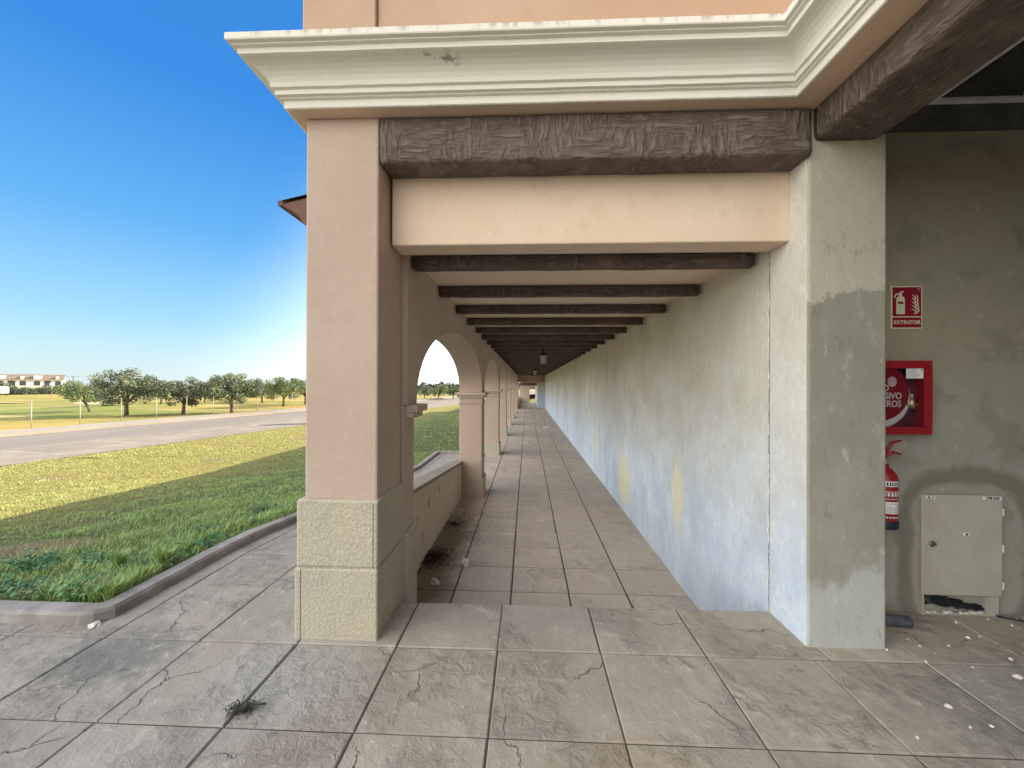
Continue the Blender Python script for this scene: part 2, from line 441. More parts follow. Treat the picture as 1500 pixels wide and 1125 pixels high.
def m_leaf(name, a, b, c_):
    t = NT(name, .55, .35)
    g = t.n.new('ShaderNodeNewGeometry'); rnd = g.outputs['Random Per Island']
    n = t.noise(.9, detail=3)
    c = t.mix(rnd, a, b); c = t.mix(t.ramp(n, .45, .68, 0, .8), c, c_)
    return t.done(c)
M['leaf'] = m_leaf('olive_leaf', C(.10,.13,.08), C(.18,.205,.115), C(.25,.26,.11))
M['leaf2'] = m_leaf('green_leaf', C(.11,.155,.07), C(.19,.235,.10), C(.27,.29,.10))
M['hedge'] = m_leaf('hedge_leaf', C(.060,.078,.05), C(.10,.12,.07), C(.14,.15,.07))
M['weed'] = m_leaf('weed_leaf', C(.05,.15,.055), C(.10,.24,.09), C(.16,.30,.10))
M['bark'] = simple('olive_bark', (.15,.115,.085), .95, .1, var=.35, scale=8, bump=.5)
M['white'] = plaster('white_house_wall', C(.78,.75,.68), C(.78,.76,.70), 30, .1, .3)
M['yellowish'] = plaster('cream_house_wall', C(.74,.64,.42), C(.70,.6,.4), 30, .1, .3)
def m_tile():
    t = NT('terracotta_tile', .85, .2)
    n = t.noise(3, detail=5); 
    c = t.mix(t.ramp(n, .35, .7), C(.12,.07,.055), C(.19,.11,.08))
    return t.done(c, t.bump(t.noise(20), .3, .01))
M['tile'] = m_tile()
M['housetile'] = simple('weathered_roof_tile', (.21,.15,.115), .9, .1, var=.3, scale=1.5)
M['glass_dark'] = simple('dark_window', (.05,.055,.06), .25, .5)
M['galv'] = simple('galvanised_post', (.36,.32,.25), .6, .4, .15, var=.15, scale=5)
M['metal'] = simple('black_iron', (.022,.02,.02), .5, .4, .4)
M['grid'] = simple('ceiling_grid_metal', (.80,.81,.80), .5, .5, 0)
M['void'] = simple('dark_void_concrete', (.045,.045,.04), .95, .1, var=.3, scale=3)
M['band'] = simple('dark_grey_band', (.10,.10,.09), .95, .1, var=.25, scale=5)
M['red'] = simple('red_enamel', (.27,.010,.018), .4, .5, var=.10, scale=20)
M['redsign'] = simple('red_sign_film', (.24,.008,.022), .45, .4, var=.06, scale=30)
M['signwhite'] = simple('luminescent_white', (.62,.62,.44), .5, .3, var=.05)
M['sticker'] = simple('white_sticker', (.70,.70,.68), .5, .3, var=.06, scale=40)
M['ink'] = simple('black_ink', (.03,.03,.035), .6, .2)
M['greyink'] = simple('grey_print', (.30,.30,.32), .6, .2)
M['inside'] = simple('cabinet_dark_interior', (.085,.018,.035), .5, .4, var=.3, scale=12)
M['hose'] = simple('white_fire_hose', (.66,.66,.64), .7, .2, var=.08, scale=30, bump=.2)
M['brass'] = simple('brass_valve', (.55,.45,.28), .35, .5, .8)
M['navy'] = simple('navy_plastic_foot', (.02,.022,.05), .5, .4)
M['cable'] = simple('black_cable', (.012,.013,.018), .5, .4)
M['debris'] = simple('plaster_debris', (.62,.58,.52), .95, .1, var=.2, scale=40, bump=.4)
M['litterleaf'] = simple('dry_dirt', (.055,.04,.026), .95, .1, var=.5, scale=30)
M['plastic'] = simple('white_plastic', (.72,.74,.76), .35, .5, var=.06)
M['tubeblue'] = simple('blue_grey_tube', (.075,.075,.10), .5, .4, var=.4, scale=20)
def m_meter():
    t = NT('weathered_polyester_door', .6, .35)
    n = t.noise(4, detail=6, rough=.6); n2 = t.noise(16, detail=5); x, y, z = t.xyz()
    c = t.mix(t.ramp(n, .35, .65), C(.41,.40,.33), C(.37,.365,.305))
    d = t.math('ADD', t.math('MULTIPLY', t.ramp(x, 3.05, 2.7), .8), t.math('MULTIPLY', t.math('SUBTRACT', n2, .5), 1.2))
    c = t.mix(t.ramp(d, .55, .95, 0, .5), c, C(.38,.31,.22))
    return t.done(c, t.bump(n2, .06, .004))
M['meter'] = m_meter()
t = NT('cabinet_glass', .05, .5); t.b.inputs['Transmission Weight'].default_value = 1.0; t.b.inputs['IOR'].default_value = 1.2
M['glass'] = t.done(C(.92,.92,.92))
t = NT('lantern_glass', .3, .5); M['lglass'] = t.done(t.mix(t.noise(8, t.obj()), C(.50,.46,.36), C(.64,.60,.48)))

# ------------------------------------------------------------------ site levels
XI, XO = -.87, -1.31          # arcade wall inner / outer plane
XW = 1.67                     # hall wall plane
ZC = -.62                     # corridor level
def ramp_z(y):
    if y < 3.6: return 0.0
    if y > 9.6: return -.60
    return -.10*(y-3.6)
KX = -2.72
def road_x(y): return -15.8 + (y-10.8)*.1917
ROADZ = -.90
def sstep(a, b, x):
    t = max(0, min(1, (x-a)/(b-a))); return t*t*(3-2*t)
def lawn_z(x, y):
    zk = ramp_z(y) + .055
    xr = road_x(y)
    t = max(0, min(1, (KX-.1-x)/max(.5, (KX-.1-xr))))
    z = zk + (ROADZ-.02-zk)*(t**.9)
    return z + .02*noise.noise((x*.9, y*.9, 0))*min(1, t*12)

# ------------------------------------------------------------------ ground
g = MB(); g.add([(-900,-500,-2.6),(900,-500,-2.6),(900,1500,-2.6),(-900,1500,-2.6)], [(0,1,2,3)])
tag(g.build('ground', M['golf']), 'dry yellow green ground reaching to the horizon', 'ground', kind='structure')

# lawn sheet
def sheet(name, xs_of_y, ys, zf, mat, nx):
    b = MB(); vs = []; fs = []
    for j, y in enumerate(ys):
        x0, x1 = xs_of_y(y)
        for i in range(nx+1):
            x = x0 + (x1-x0)*i/nx; vs.append((x, y, zf(x, y)))
    for j in range(len(ys)-1):
        for i in range(nx):
            a = j*(nx+1)+i; fs.append((a, a+1, a+nx+2, a+nx+1))
    b.add(vs, fs, 0, True); return b.build(name, mat)
ys = [2.46+.2*i for i in range(48)]
ys = [y for y in ys if y < 11.85] + [11.9]
lawn1 = sheet('lawn', lambda y: (KX-.10, road_x(y)), ys, lawn_z, M['lawn'], 60)
tag(lawn1, 'patchy green and yellow lawn between the kerb and the road', 'lawn', kind='structure')
ys2 = [12.0+.8*i for i in range(60)]
def lawn2_z(x, y):
    xr = road_x(y); t = max(0, min(1, (-1.36-x)/max(.5, (-1.36-xr))))
    return -.56 + (ROADZ-.02+.56)*t
lawn2 = sheet('far_lawn', lambda y: (-1.33, road_x(y)), ys2, lawn2_z, M['lawn'], 30)
tag(lawn2, 'sloping lawn beside the far arches of the arcade', 'lawn', kind='structure')

# road, kerbs, pavement: strips along the road line
D = Vector((.1917, 1)).normalized(); Nn = Vector((-D.y, D.x))   # Nn points away from the building (-x)
P0 = Vector((-15.8, 10.8))
def strip(name, s0, s1, o0, o1, z, mat, h=0.0, n=40):
    b = MB(); vs = []; fs = []
    for i in range(n+1):
        s = s0+(s1-s0)*i/n
        for o in (o0, o1):
            p = P0 + D*s + Nn*o; vs.append((p.x, p.y, z))
    for i in range(n): fs.append((2*i, 2*i+1, 2*i+3, 2*i+2))
    b.add(vs, fs)
    if h:
        vs2 = [(x, y, zz-h) for x, y, zz in vs]; m = len(vs)
        b.add(vs+vs2, [(2*i, 2*i+2, m+2*i+2, m+2*i) for i in range(n)] + [(2*i+1, 2*i+3, m+2*i+3, m+2*i+1) for i in range(n)])
    return b.build(name, mat)
tag(strip('road', -45, 200, 3.6, 8.9, ROADZ-.006, M['road']), 'pinkish grey asphalt road running past the lawn', 'road', kind='structure')
tag(strip('parking_strip', -45, 200, -.3, 3.6, ROADZ-.002, M['bay']), 'pale concrete parking strip along the road', 'parking', kind='structure')
tag(strip('pavement', -45, 200, 8.9, 11.2, ROADZ+.12, M['walk'], .3), 'pale pavement on the far side of the road', 'pavement', kind='structure')
ml = MB()
def quad_sn(b, s0, s1, o0, o1, z):
    vs = [P0+D*s+Nn*o for s, o in ((s0,o0),(s1,o0),(s1,o1),(s0,o1))]
    b.add([(v.x, v.y, z) for v in vs], [(0,1,2,3)])
for s in [x*2.6-14 for x in range(44)]: quad_sn(ml, s, s+.09, .15, 3.5, ROADZ+.003)
quad_sn(ml, -45, 200, 3.55, 3.63, ROADZ+.003)
tag(ml.build('road_marking', M['paint']), 'worn white parking bay lines on the pale strip', 'road marking', kind='structure')
mp = MB(); mp.lathe([(1.75, 0), (1.7, .004)], 28, (0,0,0))  # flat dark oval laid on the strip as a painted shadow
for i, v in enumerate(mp.v): mp.v[i] = (-14.1+v[0]*.55+v[1]*.9, 22.9+v[1]*.55, ROADZ+.004+v[2])
tag(mp.build('road_shadow', M['patch']), 'dark oval shadow painted on the pale parking strip', 'painted shadow', kind='structure')

# golf course
def golf_z(s, o):
    b = ROADZ + .05
    k = sstep(11, 30, o)
    b += k*(.35*noise.noise((s*.045, o*.05, 1)) + .12*noise.noise((s*.15, o*.2, 3))) - .008*max(0, o-28)
    return b
gb = MB(); vs = []; fs = []
SS = [-60+4*i for i in range(76)]; OO = [11.2, 12, 13, 14.5, 16, 18, 20.5, 23, 26, 29, 33, 37, 42, 48, 55, 63, 72, 82, 95, 110, 130, 160, 200, 260]
for s in SS:
    for o in OO:
        p = P0+D*s+Nn*o; vs.append((p.x, p.y, golf_z(s, o)))
m = len(OO)
for i in range(len(SS)-1):
    for j in range(m-1): fs.append((i*m+j, i*m+j+1, (i+1)*m+j+1, (i+1)*m+j))
gb.add(vs, fs, 0, True)
tag(gb.build('golf_course', M['golf']), 'rolling golf course turf in yellow and green bands beyond the fence', 'golf course', kind='structure')
def to_so(x, y):
    v = Vector((x, y)) - P0; return v.dot(D), v.dot(Nn)
def ground_at(x, y):
    s, o = to_so(x, y)
    return golf_z(s, o) if o > 11.2 else ROADZ
def blob_patch(name, x, y, rx, ry, mat, label, cat):
    b = MB(); n = 26; rng = random.Random(int(x*7))
    ring = []
    for k in range(n):
        a = 2*math.pi*k/n; q = 1+.3*noise.noise((math.cos(a)*1.3+x, math.sin(a)*1.3, y))
        ring.append((x+rx*q*math.cos(a), y+ry*q*math.sin(a)))
    vs = [(x, y, ground_at(x, y)+.10)] + [(px, py, ground_at(px, py)+.05) for px, py in ring]
    b.add(vs, [(0, 1+k, 1+(k+1) % n) for k in range(n)], 0, True)
    tag(b.build(name, mat), label, cat, kind='structure')
blob_patch('sand_bunker', -60, 51, 3.6, 1.8, M['sand'], 'long pale sand bunker behind the leaning tree', 'bunker')
blob_patch('sand_bunker', -70, 49, 2.2, 1.2, M['sand'], 'small pale sand bunker left of the leaning tree', 'bunker')

# kerb
def kerb():
    b = MB()
    path = [(-16, 2.34), (-2.86, 2.34), (-2.79, 2.36), (KX, 2.43), (KX, 3.0)] + [(KX, 3.0+.4*i) for i in range(1, 22)] + [(KX, 11.8), (-1.36, 11.8)]
    # inner line offset
    w = .13; P = [Vector(p) for p in path]; off = []
    for i, p in enumerate(P):
        d1 = (P[i]-P[i-1]).normalized() if i else (P[1]-P[0]).normalized()
        d2 = (P[i+1]-P[i]).normalized() if i < len(P)-1 else d1
        n1 = Vector((-d1.y, d1.x)); n2 = Vector((-d2.y, d2.x)); n = (n1+n2).normalized()
        off.append(p + n*w/max(.5, n.dot(n1)))
    prof = [(0, -.10), (0, .058), (.12, .078), (1-.1, .078), (1, .06), (1, -.10)]
    vs = []; fs = []
    for i, (p, q) in enumerate(zip(P, off)):
        for u, h in prof:
            uu = u if u in (0, 1) else (u/1 if u < .5 else u)
            c = p.lerp(q, uu); j = .004*noise.noise((c.x*3, c.y*3, h*9))
            vs.append((c.x+j, c.y+j, ramp_z(p.y)+h+j))
    m = len(prof)
    for i in range(len(P)-1):
        for k in range(m-1): fs.append((i*m+k, i*m+k+1, (i+1)*m+k+1, (i+1)*m+k))
    fs.append(tuple(range(m))); fs.append(tuple((len(P)-1)*m+k for k in range(m)))
    b.add(vs, fs)
    return b.build('kerb', M['kerb'])
tag(kerb(), 'low weathered concrete kerb edging the lawn', 'kerb', kind='structure')

# ------------------------------------------------------------------ stamped slab floors
def slabs(name, xs, ys, zf, mat, label, mb=None, gap=.0032, bev=.006, drop=.007):
    b = mb or MB()
    rng = random.Random(len(xs)*31+len(ys))
    for i in range(len(xs)-1):
        for j in range(len(ys)-1):
            x0, x1, y0, y1 = xs[i]+gap, xs[i+1]-gap, ys[j]+gap, ys[j+1]-gap
            jz = [rng.uniform(-.0012, .0012) for _ in range(4)]
            jx = rng.uniform(-.002, .002)
            o = [(x0+jx, y0), (x1+jx, y0), (x1+jx, y1), (x0+jx, y1)]
            q = [(x0+bev+jx, y0+bev), (x1-bev+jx, y0+bev), (x1-bev+jx, y1-bev), (x0+bev+jx, y1-bev)]
            vs = [(x, y, zf(x, y)-drop) for x, y in o] + [(x, y, zf(x, y)+jz[k]) for k, (x, y) in enumerate(q)]
            b.add(vs, [(4,5,6,7), (0,1,5,4), (1,2,6,5), (2,3,7,6), (3,0,4,7)])
    return b
colx = [-.167+.6*k for k in range(-24, 15)]
rows = [2.235-.556*k for k in range(26, -1, -1)]
fl = slabs('a', colx, rows, lambda x, y: 0, M['slab'], '')
# strip in front of the lawn kerb
slabs('b', [x for x in colx if x < -2.5], [2.235, 2.40], lambda x, y: 0, M['slab'], '', fl)
# walk along the outside of the arcade, with its ramp
ry = [2.235, 2.84, 3.41] + [3.41+.58*i for i in range(1, 15)] + [11.8]
slabs('c', [-2.74, -2.567, -1.967, -1.367, -1.30], ry, lambda x, y: ramp_z(y), M['slab'], '', fl)
# step edge, between the pillars
slabs('d', [-1.367, -.767, -.167, .433, 1.033, 1.72], [2.235, 2.70], lambda x, y: 0, M['slab'], '', fl)
# room
slabs('e', [1.72, 2.233, 2.833, 3.433, 4.033, 4.633, 5.233, 5.833, 6.433, 8.1], [2.235, 2.80], lambda x, y: 0, M['slab'], '', fl)
tag(fl.build('paved_floor', M['slab']), 'grey stamped concrete paving with slate texture and dark joints', 'paving', kind='structure')
sub = MB()
sub.box(-14.6, 8.2, -12.3, 2.235, -.25, -.0075)
sub.box(-14.6, -2.5, 2.235, 2.42, -.25, -.0075)
sub.box(-2.6, 8.2, 2.235, 2.695, -.25, -.0075)
sub.box(1.9, 8.2, 2.695, 2.85, -.25, -.0075)
for a, b_ in zip(ry[1:-1], ry[2:]):
    za, zb = ramp_z(a)-.0075, ramp_z(b_)-.0075
    sub.add([(-2.76,a,za),(-1.28,a,za),(-1.28,b_,zb),(-2.76,b_,zb)], [(0,1,2,3)])
sub.add([(-2.76,2.69,-.0075),(-1.28,2.69,-.0075),(-1.28,3.41,-.0075),(-2.76,3.41,-.0075)], [(0,1,2,3)])
tag(sub.build('paving_bed', M['joint']), 'dark grout bed showing in the joints of the paving', 'paving bed', kind='structure')
cy = [2.72+.0*0] + [3.24+.004] + [3.44+.548*i for i in range(0, 78)]
cy = [3.244] + [3.47+.547*i for i in range(0, 79)]
cf = slabs('f', [-1.36, -.757, -.157, .443, 1.04, 1.70], cy, lambda x, y: ZC, M['slab_in'], '', None, .0065, .008, .009)
tag(cf.build('corridor_floor', M['slab_in']), 'brownish stamped concrete floor of the lower arcade corridor', 'floor', kind='structure')
cb = MB(); cb.box(-1.36, 1.72, 2.9, 47.0, ZC-.3, ZC-.0075)
tag(cb.build('corridor_bed', M['joint']), 'dark grout bed under the corridor slabs', 'floor bed', kind='structure')

# ------------------------------------------------------------------ the building
bld = empty('arcade_building', 'tan plastered arcade building with cream cornice, dark timber beams and arches along the lawn', 'building')
PITCH = 4.42
PY = [7.37+PITCH*k for k in range(7)]      # pier fronts
PD = .46
YE = 36.0
ZS = 1.40                                   # spring level
ZCEIL = 2.515

# steps from the paving down to the corridor
b = MB(); b.box(-1.28, XW, 2.70, 2.97, ZC-.1, -.207); b.box(-1.28, XW, 2.97, 3.24, ZC-.1, -.413)
b.box(-1.28, XW, 2.682, 2.70, ZC-.1, -.009)
b.build('steps', M['slab'], bld)

# front pillar
b = MB(); b.box(-1.37, -.915, 2.31, 2.745, .835, 3.19, bev=.012)
fp = b.build('front_pillar', M['shaft'], bld)
b = MB()
b.box(-1.405, -.90, 2.28, 2.755, .435, .845, bev=.014, seg=3)
b.box(-1.412, -.898, 2.275, 2.758, -.02, .428, bev=.012, seg=3)
b.box(-1.395, -.91, 2.29, 2.75, .42, .44)
pl = b.build('plinth', M['plinth'], fp)
b = MB()
b.box(-1.376, -1.370, 2.2738, 2.28, 0.0, .424)
b.build('groove', M['groove'], pl)
b = MB(); b.box(-.930, -.925, 2.2788, 2.285, .438, .83)
b.build('groove', M['groove'], pl)
# near pier of the first arch
b = MB(); b.box(XO, XI-.02, 2.745, 2.985, ZC-.05, ZS, bev=.008)
np_ = b.build('pilaster', M['shaft'], bld)
def capital(x0, x1, y0, y1, parent, zt=ZS):
    b = MB()
    b.box(x0-.075, x1+.075, y0-.075, y1+.075, zt-.055, zt-.002, bev=.006)
    b.box(x0-.045, x1+.045, y0-.045, y1+.045, zt-.10, zt-.055, bev=.012, seg=3)
    b.box(x0-.02, x1+.02, y0-.02, y1+.02, zt-.215, zt-.195, bev=.004)
    return b.build('capital', M['capital'], parent)
b = MB()
b.box(XO-.03, XI+.07, 2.765, 3.055, ZS-.055, ZS-.002, bev=.006)
b.box(XO-.02, XI+.04, 2.765, 3.03, ZS-.10, ZS-.055, bev=.012, seg=3)
b.build('capital', M['capital'], np_)
b = MB(); b.box(XO-.02, XI+.005, 2.76, 3.01, ZC-.05, .47, bev=.014, seg=3)
b.build('plinth', M['plinth'], np_)
# piers
for y in PY:
    b = MB(); b.box(XO, XI, y, y+PD, ZC-.05, ZS-.001, bev=.012)
    p = b.build('pier', M['shaft'], bld)
    capital(XO, XI, y, y+PD, p)
    b = MB(); b.box(XO-.03, XI+.03, y-.03, y+PD+.03, ZC-.05, ZC+.36, bev=.016, seg=3)
    b.build('plinth', M['shaft'] if y < 8 else M['plinth'], p)
# arcade wall with elliptical arches
b = MB()
def arch_bay(y0, y1, rise, ztop, n=32):
    yc, hw = (y0+y1)/2, (y1-y0)/2
    pts = []
    for i in range(n+1):
        a = math.pi - math.pi*i/n
        pts.append((yc+hw*math.cos(a), ZS+rise*(max(0, math.sin(a))**.92)))
    for i in range(n):
        (ya, za), (yb, zb) = pts[i], pts[i+1]
        for x in (XI, XO):
            b.add([(x,ya,za),(x,yb,zb),(x,yb,ztop),(x,ya,ztop)], [(0,1,2,3)])
        b.add([(XI,ya,za),(XI,yb,zb),(XO,yb,zb),(XO,ya,za)], [(0,1,2,3)], 0, True)
ZT = 2.75
arch_bay(2.985, PY[0], .80, ZT)
for k in range(len(PY)-1): arch_bay(PY[k]+PD, PY[k+1], .80, ZT)
b.box(XO, XI, 2.7455, 2.985, ZS, ZT)
for y in PY[:-1]: b.box(XO, XI, y, y+PD, ZS, ZT)
b.box(XO, XI, PY[-1], YE, ZS, ZT); b.box(XO, XI, PY[-1]+PD+.8, YE, ZC, ZS)
aw = b.build('arcade_wall', M['shaft'], bld)
# thin settlement joint between the pillar and the first arch
# parapet that slopes with the ramp
b = MB()
def slope_box(x0, x1, y0, y1, zb, zt0, zt1, mi=0):
    b.add([(x0,y0,zb),(x1,y0,zb),(x1,y1,zb),(x0,y1,zb),(x0,y0,zt0),(x1,y0,zt0),(x1,y1,zt1),(x0,y1,zt1)],
          [(3,2,1,0),(4,5,6,7),(0,1,5,4),(1,2,6,5),(2,3,7,6),(3,0,4,7)], mi)
pz = lambda y: .10+.10*(7.19-y)
slope_box(-1.40, -1.265, 2.985, 7.37, ZC-.1, pz(2.985)-.055, pz(7.37)-.055)
par = b.build('parapet', plaster('parapet_plaster', C(.60,.49,.37), C(.56,.46,.34), 60, .35, 2.2, C(.30,.24,.18)), bld)
b = MB()
b.add([(-1.44,2.99,pz(2.99)-.055),(-1.235,2.99,pz(2.99)-.055),(-1.235,7.345,pz(7.345)-.055),(-1.44,7.345,pz(7.345)-.055),
       (-1.44,2.99,pz(2.99)-.008),(-1.235,2.99,pz(2.99)-.008),(-1.235,7.345,pz(7.345)-.008),(-1.44,7.345,pz(7.345)-.008)],
      [(3,2,1,0),(4,5,6,7),(0,1,5,4),(1,2,6,5),(2,3,7,6),(3,0,4,7)])
b.build('cap', M['walk'], par)
# stains and plaster repairs on the parapet face
for (yy, zz, w, h) in ((4.9, .02, .10, .16), (4.35, -.05, .09, .14), (5.5, .02, .06, .12), (4.6,-.3,.05,.2), (6.2,-.05,.05,.1)):
    b = MB(); n = 12
    vs = [(-1.2625, yy, zz)] + [(-1.2622, yy+w*.5*(1+.4*noise.noise((k*.9, yy, 0)))*math.cos(2*math.pi*k/n), zz+h*.5*(1+.4*noise.noise((k*.9, yy, 4)))*math.sin(2*math.pi*k/n)) for k in range(n)]
    b.add(vs, [(0, 1+k, 1+(k+1) % n) for k in range(n)])
    b.build('repair_patch', plaster('repair_cement', C(.27,.25,.2), C(.33,.3,.25), 60, .3, 4), par)

# hall wall on the right of the corridor, right pillar
b = MB(); b.box(XW, XW+.3, 2.703, YE+11, ZC-.1, 3.7)
hw = b.build('hall_wall', M['hall'], bld)
b = MB(); b.box(XW, 2.12, 2.34, 2.699, -.02, 3.19, bev=.012, seg=2)
rp = b.build('side_pillar', M['pillar'], bld)
# its corridor face is coloured like the hall wall, painted skylight included
b = MB(); b.box(XW-.004, XW+.01, 2.352, 2.697, -.01, 3.185)
b.build('corridor_face', M['hall'], rp)
# ragged white sealant line
b = MB(); b.box(XW-.0052, XW-.001, 2.690, 2.706, 0.0, 2.468); b.build('joint_shadow', simple('joint_shadow_grey', (.36,.355,.33), .95, .1, var=.4, scale=30), hw)  # thin grey plate standing in for the shadow along the sealant
b = MB(); rng = random.Random(3); vs = []; zz = 0.0
while zz < 2.46:
    wd = rng.uniform(.003, .0085); dy = rng.uniform(-.005, .005)
    vs += [(XW-.008-rng.uniform(0,.004), 2.698+dy-wd, zz), (XW-.008-rng.uniform(0,.004), 2.698+dy+wd, zz)]
    zz += rng.uniform(.015, .05)
b.add(vs, [(2*i, 2*i+1, 2*i+3, 2*i+2) for i in range(len(vs)//2-1)] )
b.build('sealant_joint', M['sticker'], hw)

# lintel panel and soffit
b = MB(); b.box(XI-.03, XW, 2.50, 2.70, 2.47, 3.19, bev=.01)
b.build('lintel_panel', M['cream'], bld)
b = MB(); b.box(-1.44, 1.53, 2.23, 2.745, 3.19, 3.25)
b.box(1.53, 2.14, -6.0, 2.745, 3.1905, 3.25)
b.build('soffit', M['soffit'], bld)

# cornice: swept profile with mitred corners
prof = [(.05,3.194),(.076,3.188),(.082,3.192),(.082,3.235),(.098,3.238),(.098,3.246),(.116,3.248),(.116,3.276),(.132,3.280)]
for i in range(7):
    a = math.pi/2*i/6
    prof.append((.132+.098*(1-math.cos(a)), 3.280+.100*math.sin(a)))
prof += [(.243,3.384),(.243,3.414),(.262,3.417),(.262,3.426),(.282,3.428),(.285,3.434),(.285,3.464),(.278,3.472),(.0,3.50)]
b = MB(); vs = []; fs = []
stations = []
for s in range(2):
    stations.append(lambda p, s=s: (-1.37-p, 2.745 if s == 0 else 2.30-p))
NX = 30
rows_ = []
rows_.append([(-1.37-p, 2.745, z) for p, z in prof])
rows_.append([(-1.37-p, 2.30-p, z) for p, z in prof])
for i in range(1, NX): rows_.append([(-1.37-p+(1.60-p+1.37+p)*i/NX, 2.30-p, z+.0022*noise.noise((i*.9, p*6, 2))) for p, z in prof])
rows_.append([(1.60-p, 2.30-p, z) for p, z in prof])
for i in range(1, 25): rows_.append([(1.60-p, 2.30-p-(8.0-p)*i/24, z+.002*noise.noise((i*.9, p*6, 7))) for p, z in prof])
m = len(prof)
for r in rows_: vs += r
for i in range(len(rows_)-1):
    for k in range(m-1): fs.append((i*m+k, i*m+k+1, (i+1)*m+k+1, (i+1)*m+k))
fs.append(tuple(range(m))); fs.append(tuple((len(rows_)-1)*m+k for k in range(m)))
b.add(vs, fs)
b.build('cornice', M['cornice'], bld)
# upper walls
b = MB(); b.box(-1.37, 1.62, 2.30, 2.745, 3.43, 6.4); b.box(1.60, 2.14, -6.0, 2.75, 3.432, 6.4)
b.box(-1.378, -.925, 2.277, 2.75, 3.44, 6.4, bev=.008)
uw = b.build('upper_wall', M['salmon'], bld)
b = MB(); b.box(-.9235, -.915, 2.2985, 2.31, 3.44, 6.4)
b.build('groove', M['groove'], uw)

# hewn beams
def hewn(name, p0, p1, w, h, mat, parent, cham=.05, amp=.008, n=40, seed=0, r2=None):
    """rounded rectangular timber from p0 to p1 (centre line)"""
    p0, p1 = Vector(p0), Vector(p1); d = (p1-p0); L = d.length; d.normalize()
    side = d.cross(Vector((0,0,1))).normalized(); up = Vector((0,0,1))
    sect = []
    for sx, sz in ((1,1),(-1,1),(-1,-1),(1,-1)):
        c = cham if sz < 0 else cham*.4
        for k in range(4):
            a0 = {(1,1):0, (-1,1):90, (-1,-1):180, (1,-1):270}[(sx,sz)] + 30*k
            sect.append((sx*(w/2-c)+c*math.cos(R(a0)), sz*(h/2-c)+c*math.sin(R(a0))))
    # add mid points on flats
    s2 = []
    for i in range(len(sect)):
        a, b_ = Vector(sect[i]), Vector(sect[(i+1) % len(sect)])
        m = max(1, int((b_-a).length/.03))
        for k in range(m): s2.append(a.lerp(b_, k/m))
    m = len(s2); vs = []; fs = []
    for i in range(n+1):
        t = i/n; c = p0 + d*(L*t)
        e = 1.0
        if i == 0 or i == n: e = .97
        for u, v in s2:
            q = c + side*u*e + up*v*e
            ln = Vector((q.x, q.y, q.z+seed))
            k = amp*(1.0*noise.noise(ln*4.5) + .6*noise.noise(ln*13))
            nrm = (side*u*h/w + up*v).normalized()
            vs.append(q + nrm*k)
    for i in range(n):
        for k in range(m):
            k2 = (k+1) % m; fs.append((i*m+k, i*m+k2, (i+1)*m+k2, (i+1)*m+k))
    b = MB(); b.add(vs, fs, 0, True)
    b.f.append(tuple(range(m))[::-1]); b.m.append(0); b.s.append(False)
    b.f.append(tuple(n*m+k for k in range(m))); b.m.append(0); b.s.append(False)
    return b.build(name, mat, parent)
hewn('main_beam', (-.905, 2.405, 3.042), (1.665, 2.405, 3.042), .20, .27, M['beam'], bld, .025, .0035, 110)
hewn('room_beam', (1.888, 2.345, 3.10), (1.888, -5.6, 3.10), .38, .19, M['beam'], bld, .03, .007, 160, 3)
# corridor joists
yj = 2.86; k = 0
while yj < YE-.4:
    hewn('ceiling_beam', (XI+.015, yj, 2.458), (XW-.035, yj, 2.458), .10, .095, M['joist'], bld, .022, .006, 22 if k < 6 else 6, k*1.7)
    yj += .885; k += 1
b = MB(); b.box(XI-.1, XW+.05, 2.69, YE, ZCEIL, ZCEIL+.15)
b.build('ceiling', M['ceil'], bld)
# arcade roof: tiled lean-to with eave
b = MB()
ex, ez = -1.83, 2.885; rx, rz = XW+.2, 3.70
nt = 150
y0r, y1r = 2.76, 37.0
vs = []; fs = []
for i in range(nt*2+1):
    y = y0r + (y1r-y0r)*i/(nt*2)
    up_ = .030*abs(math.sin(math.pi*i/2*.999)) if i % 2 else 0
    for (x, z) in ((ex-.02, ez+.02), (rx, rz+.02)):
        vs.append((x, y, z+up_*1.4))
for i in range(nt*2): fs.append((2*i, 2*i+1, 2*i+3, 2*i+2))
b.add(vs, fs)
b.add([(ex,y0r,ez),(ex,y1r,ez),(rx,y1r,rz),(rx,y0r,rz)], [(0,1,2,3)])
b.box(ex-.02, ex+.02, y0r, y1r, ez-.012, ez+.022)
rf = b.build('roof', M['tile'], bld)
zr = lambda x: ez + (rz-ez)*(x-ex)/(rx-ex) - .004
b = MB()
b.prism([(ex+.01,zr(ex+.01)),(-1.79,2.855),(-1.74,2.835),(-1.69,2.79),(-1.655,2.735),(-1.60,2.71),(-1.60,zr(-1.60))], 2.762, YE)
b.build('eave_board', M['tile'], rf)
b = MB()
b.prism([(-1.599,zr(-1.60)),(-1.599,2.76),(-1.57,2.73),(-1.52,2.70),(-1.47,2.645),(-1.42,2.625),(-1.40,2.58),(-1.30,2.57),(-1.30,zr(-1.30))], 2.764, YE)
b.build('eave_moulding', M['salmon'], rf)
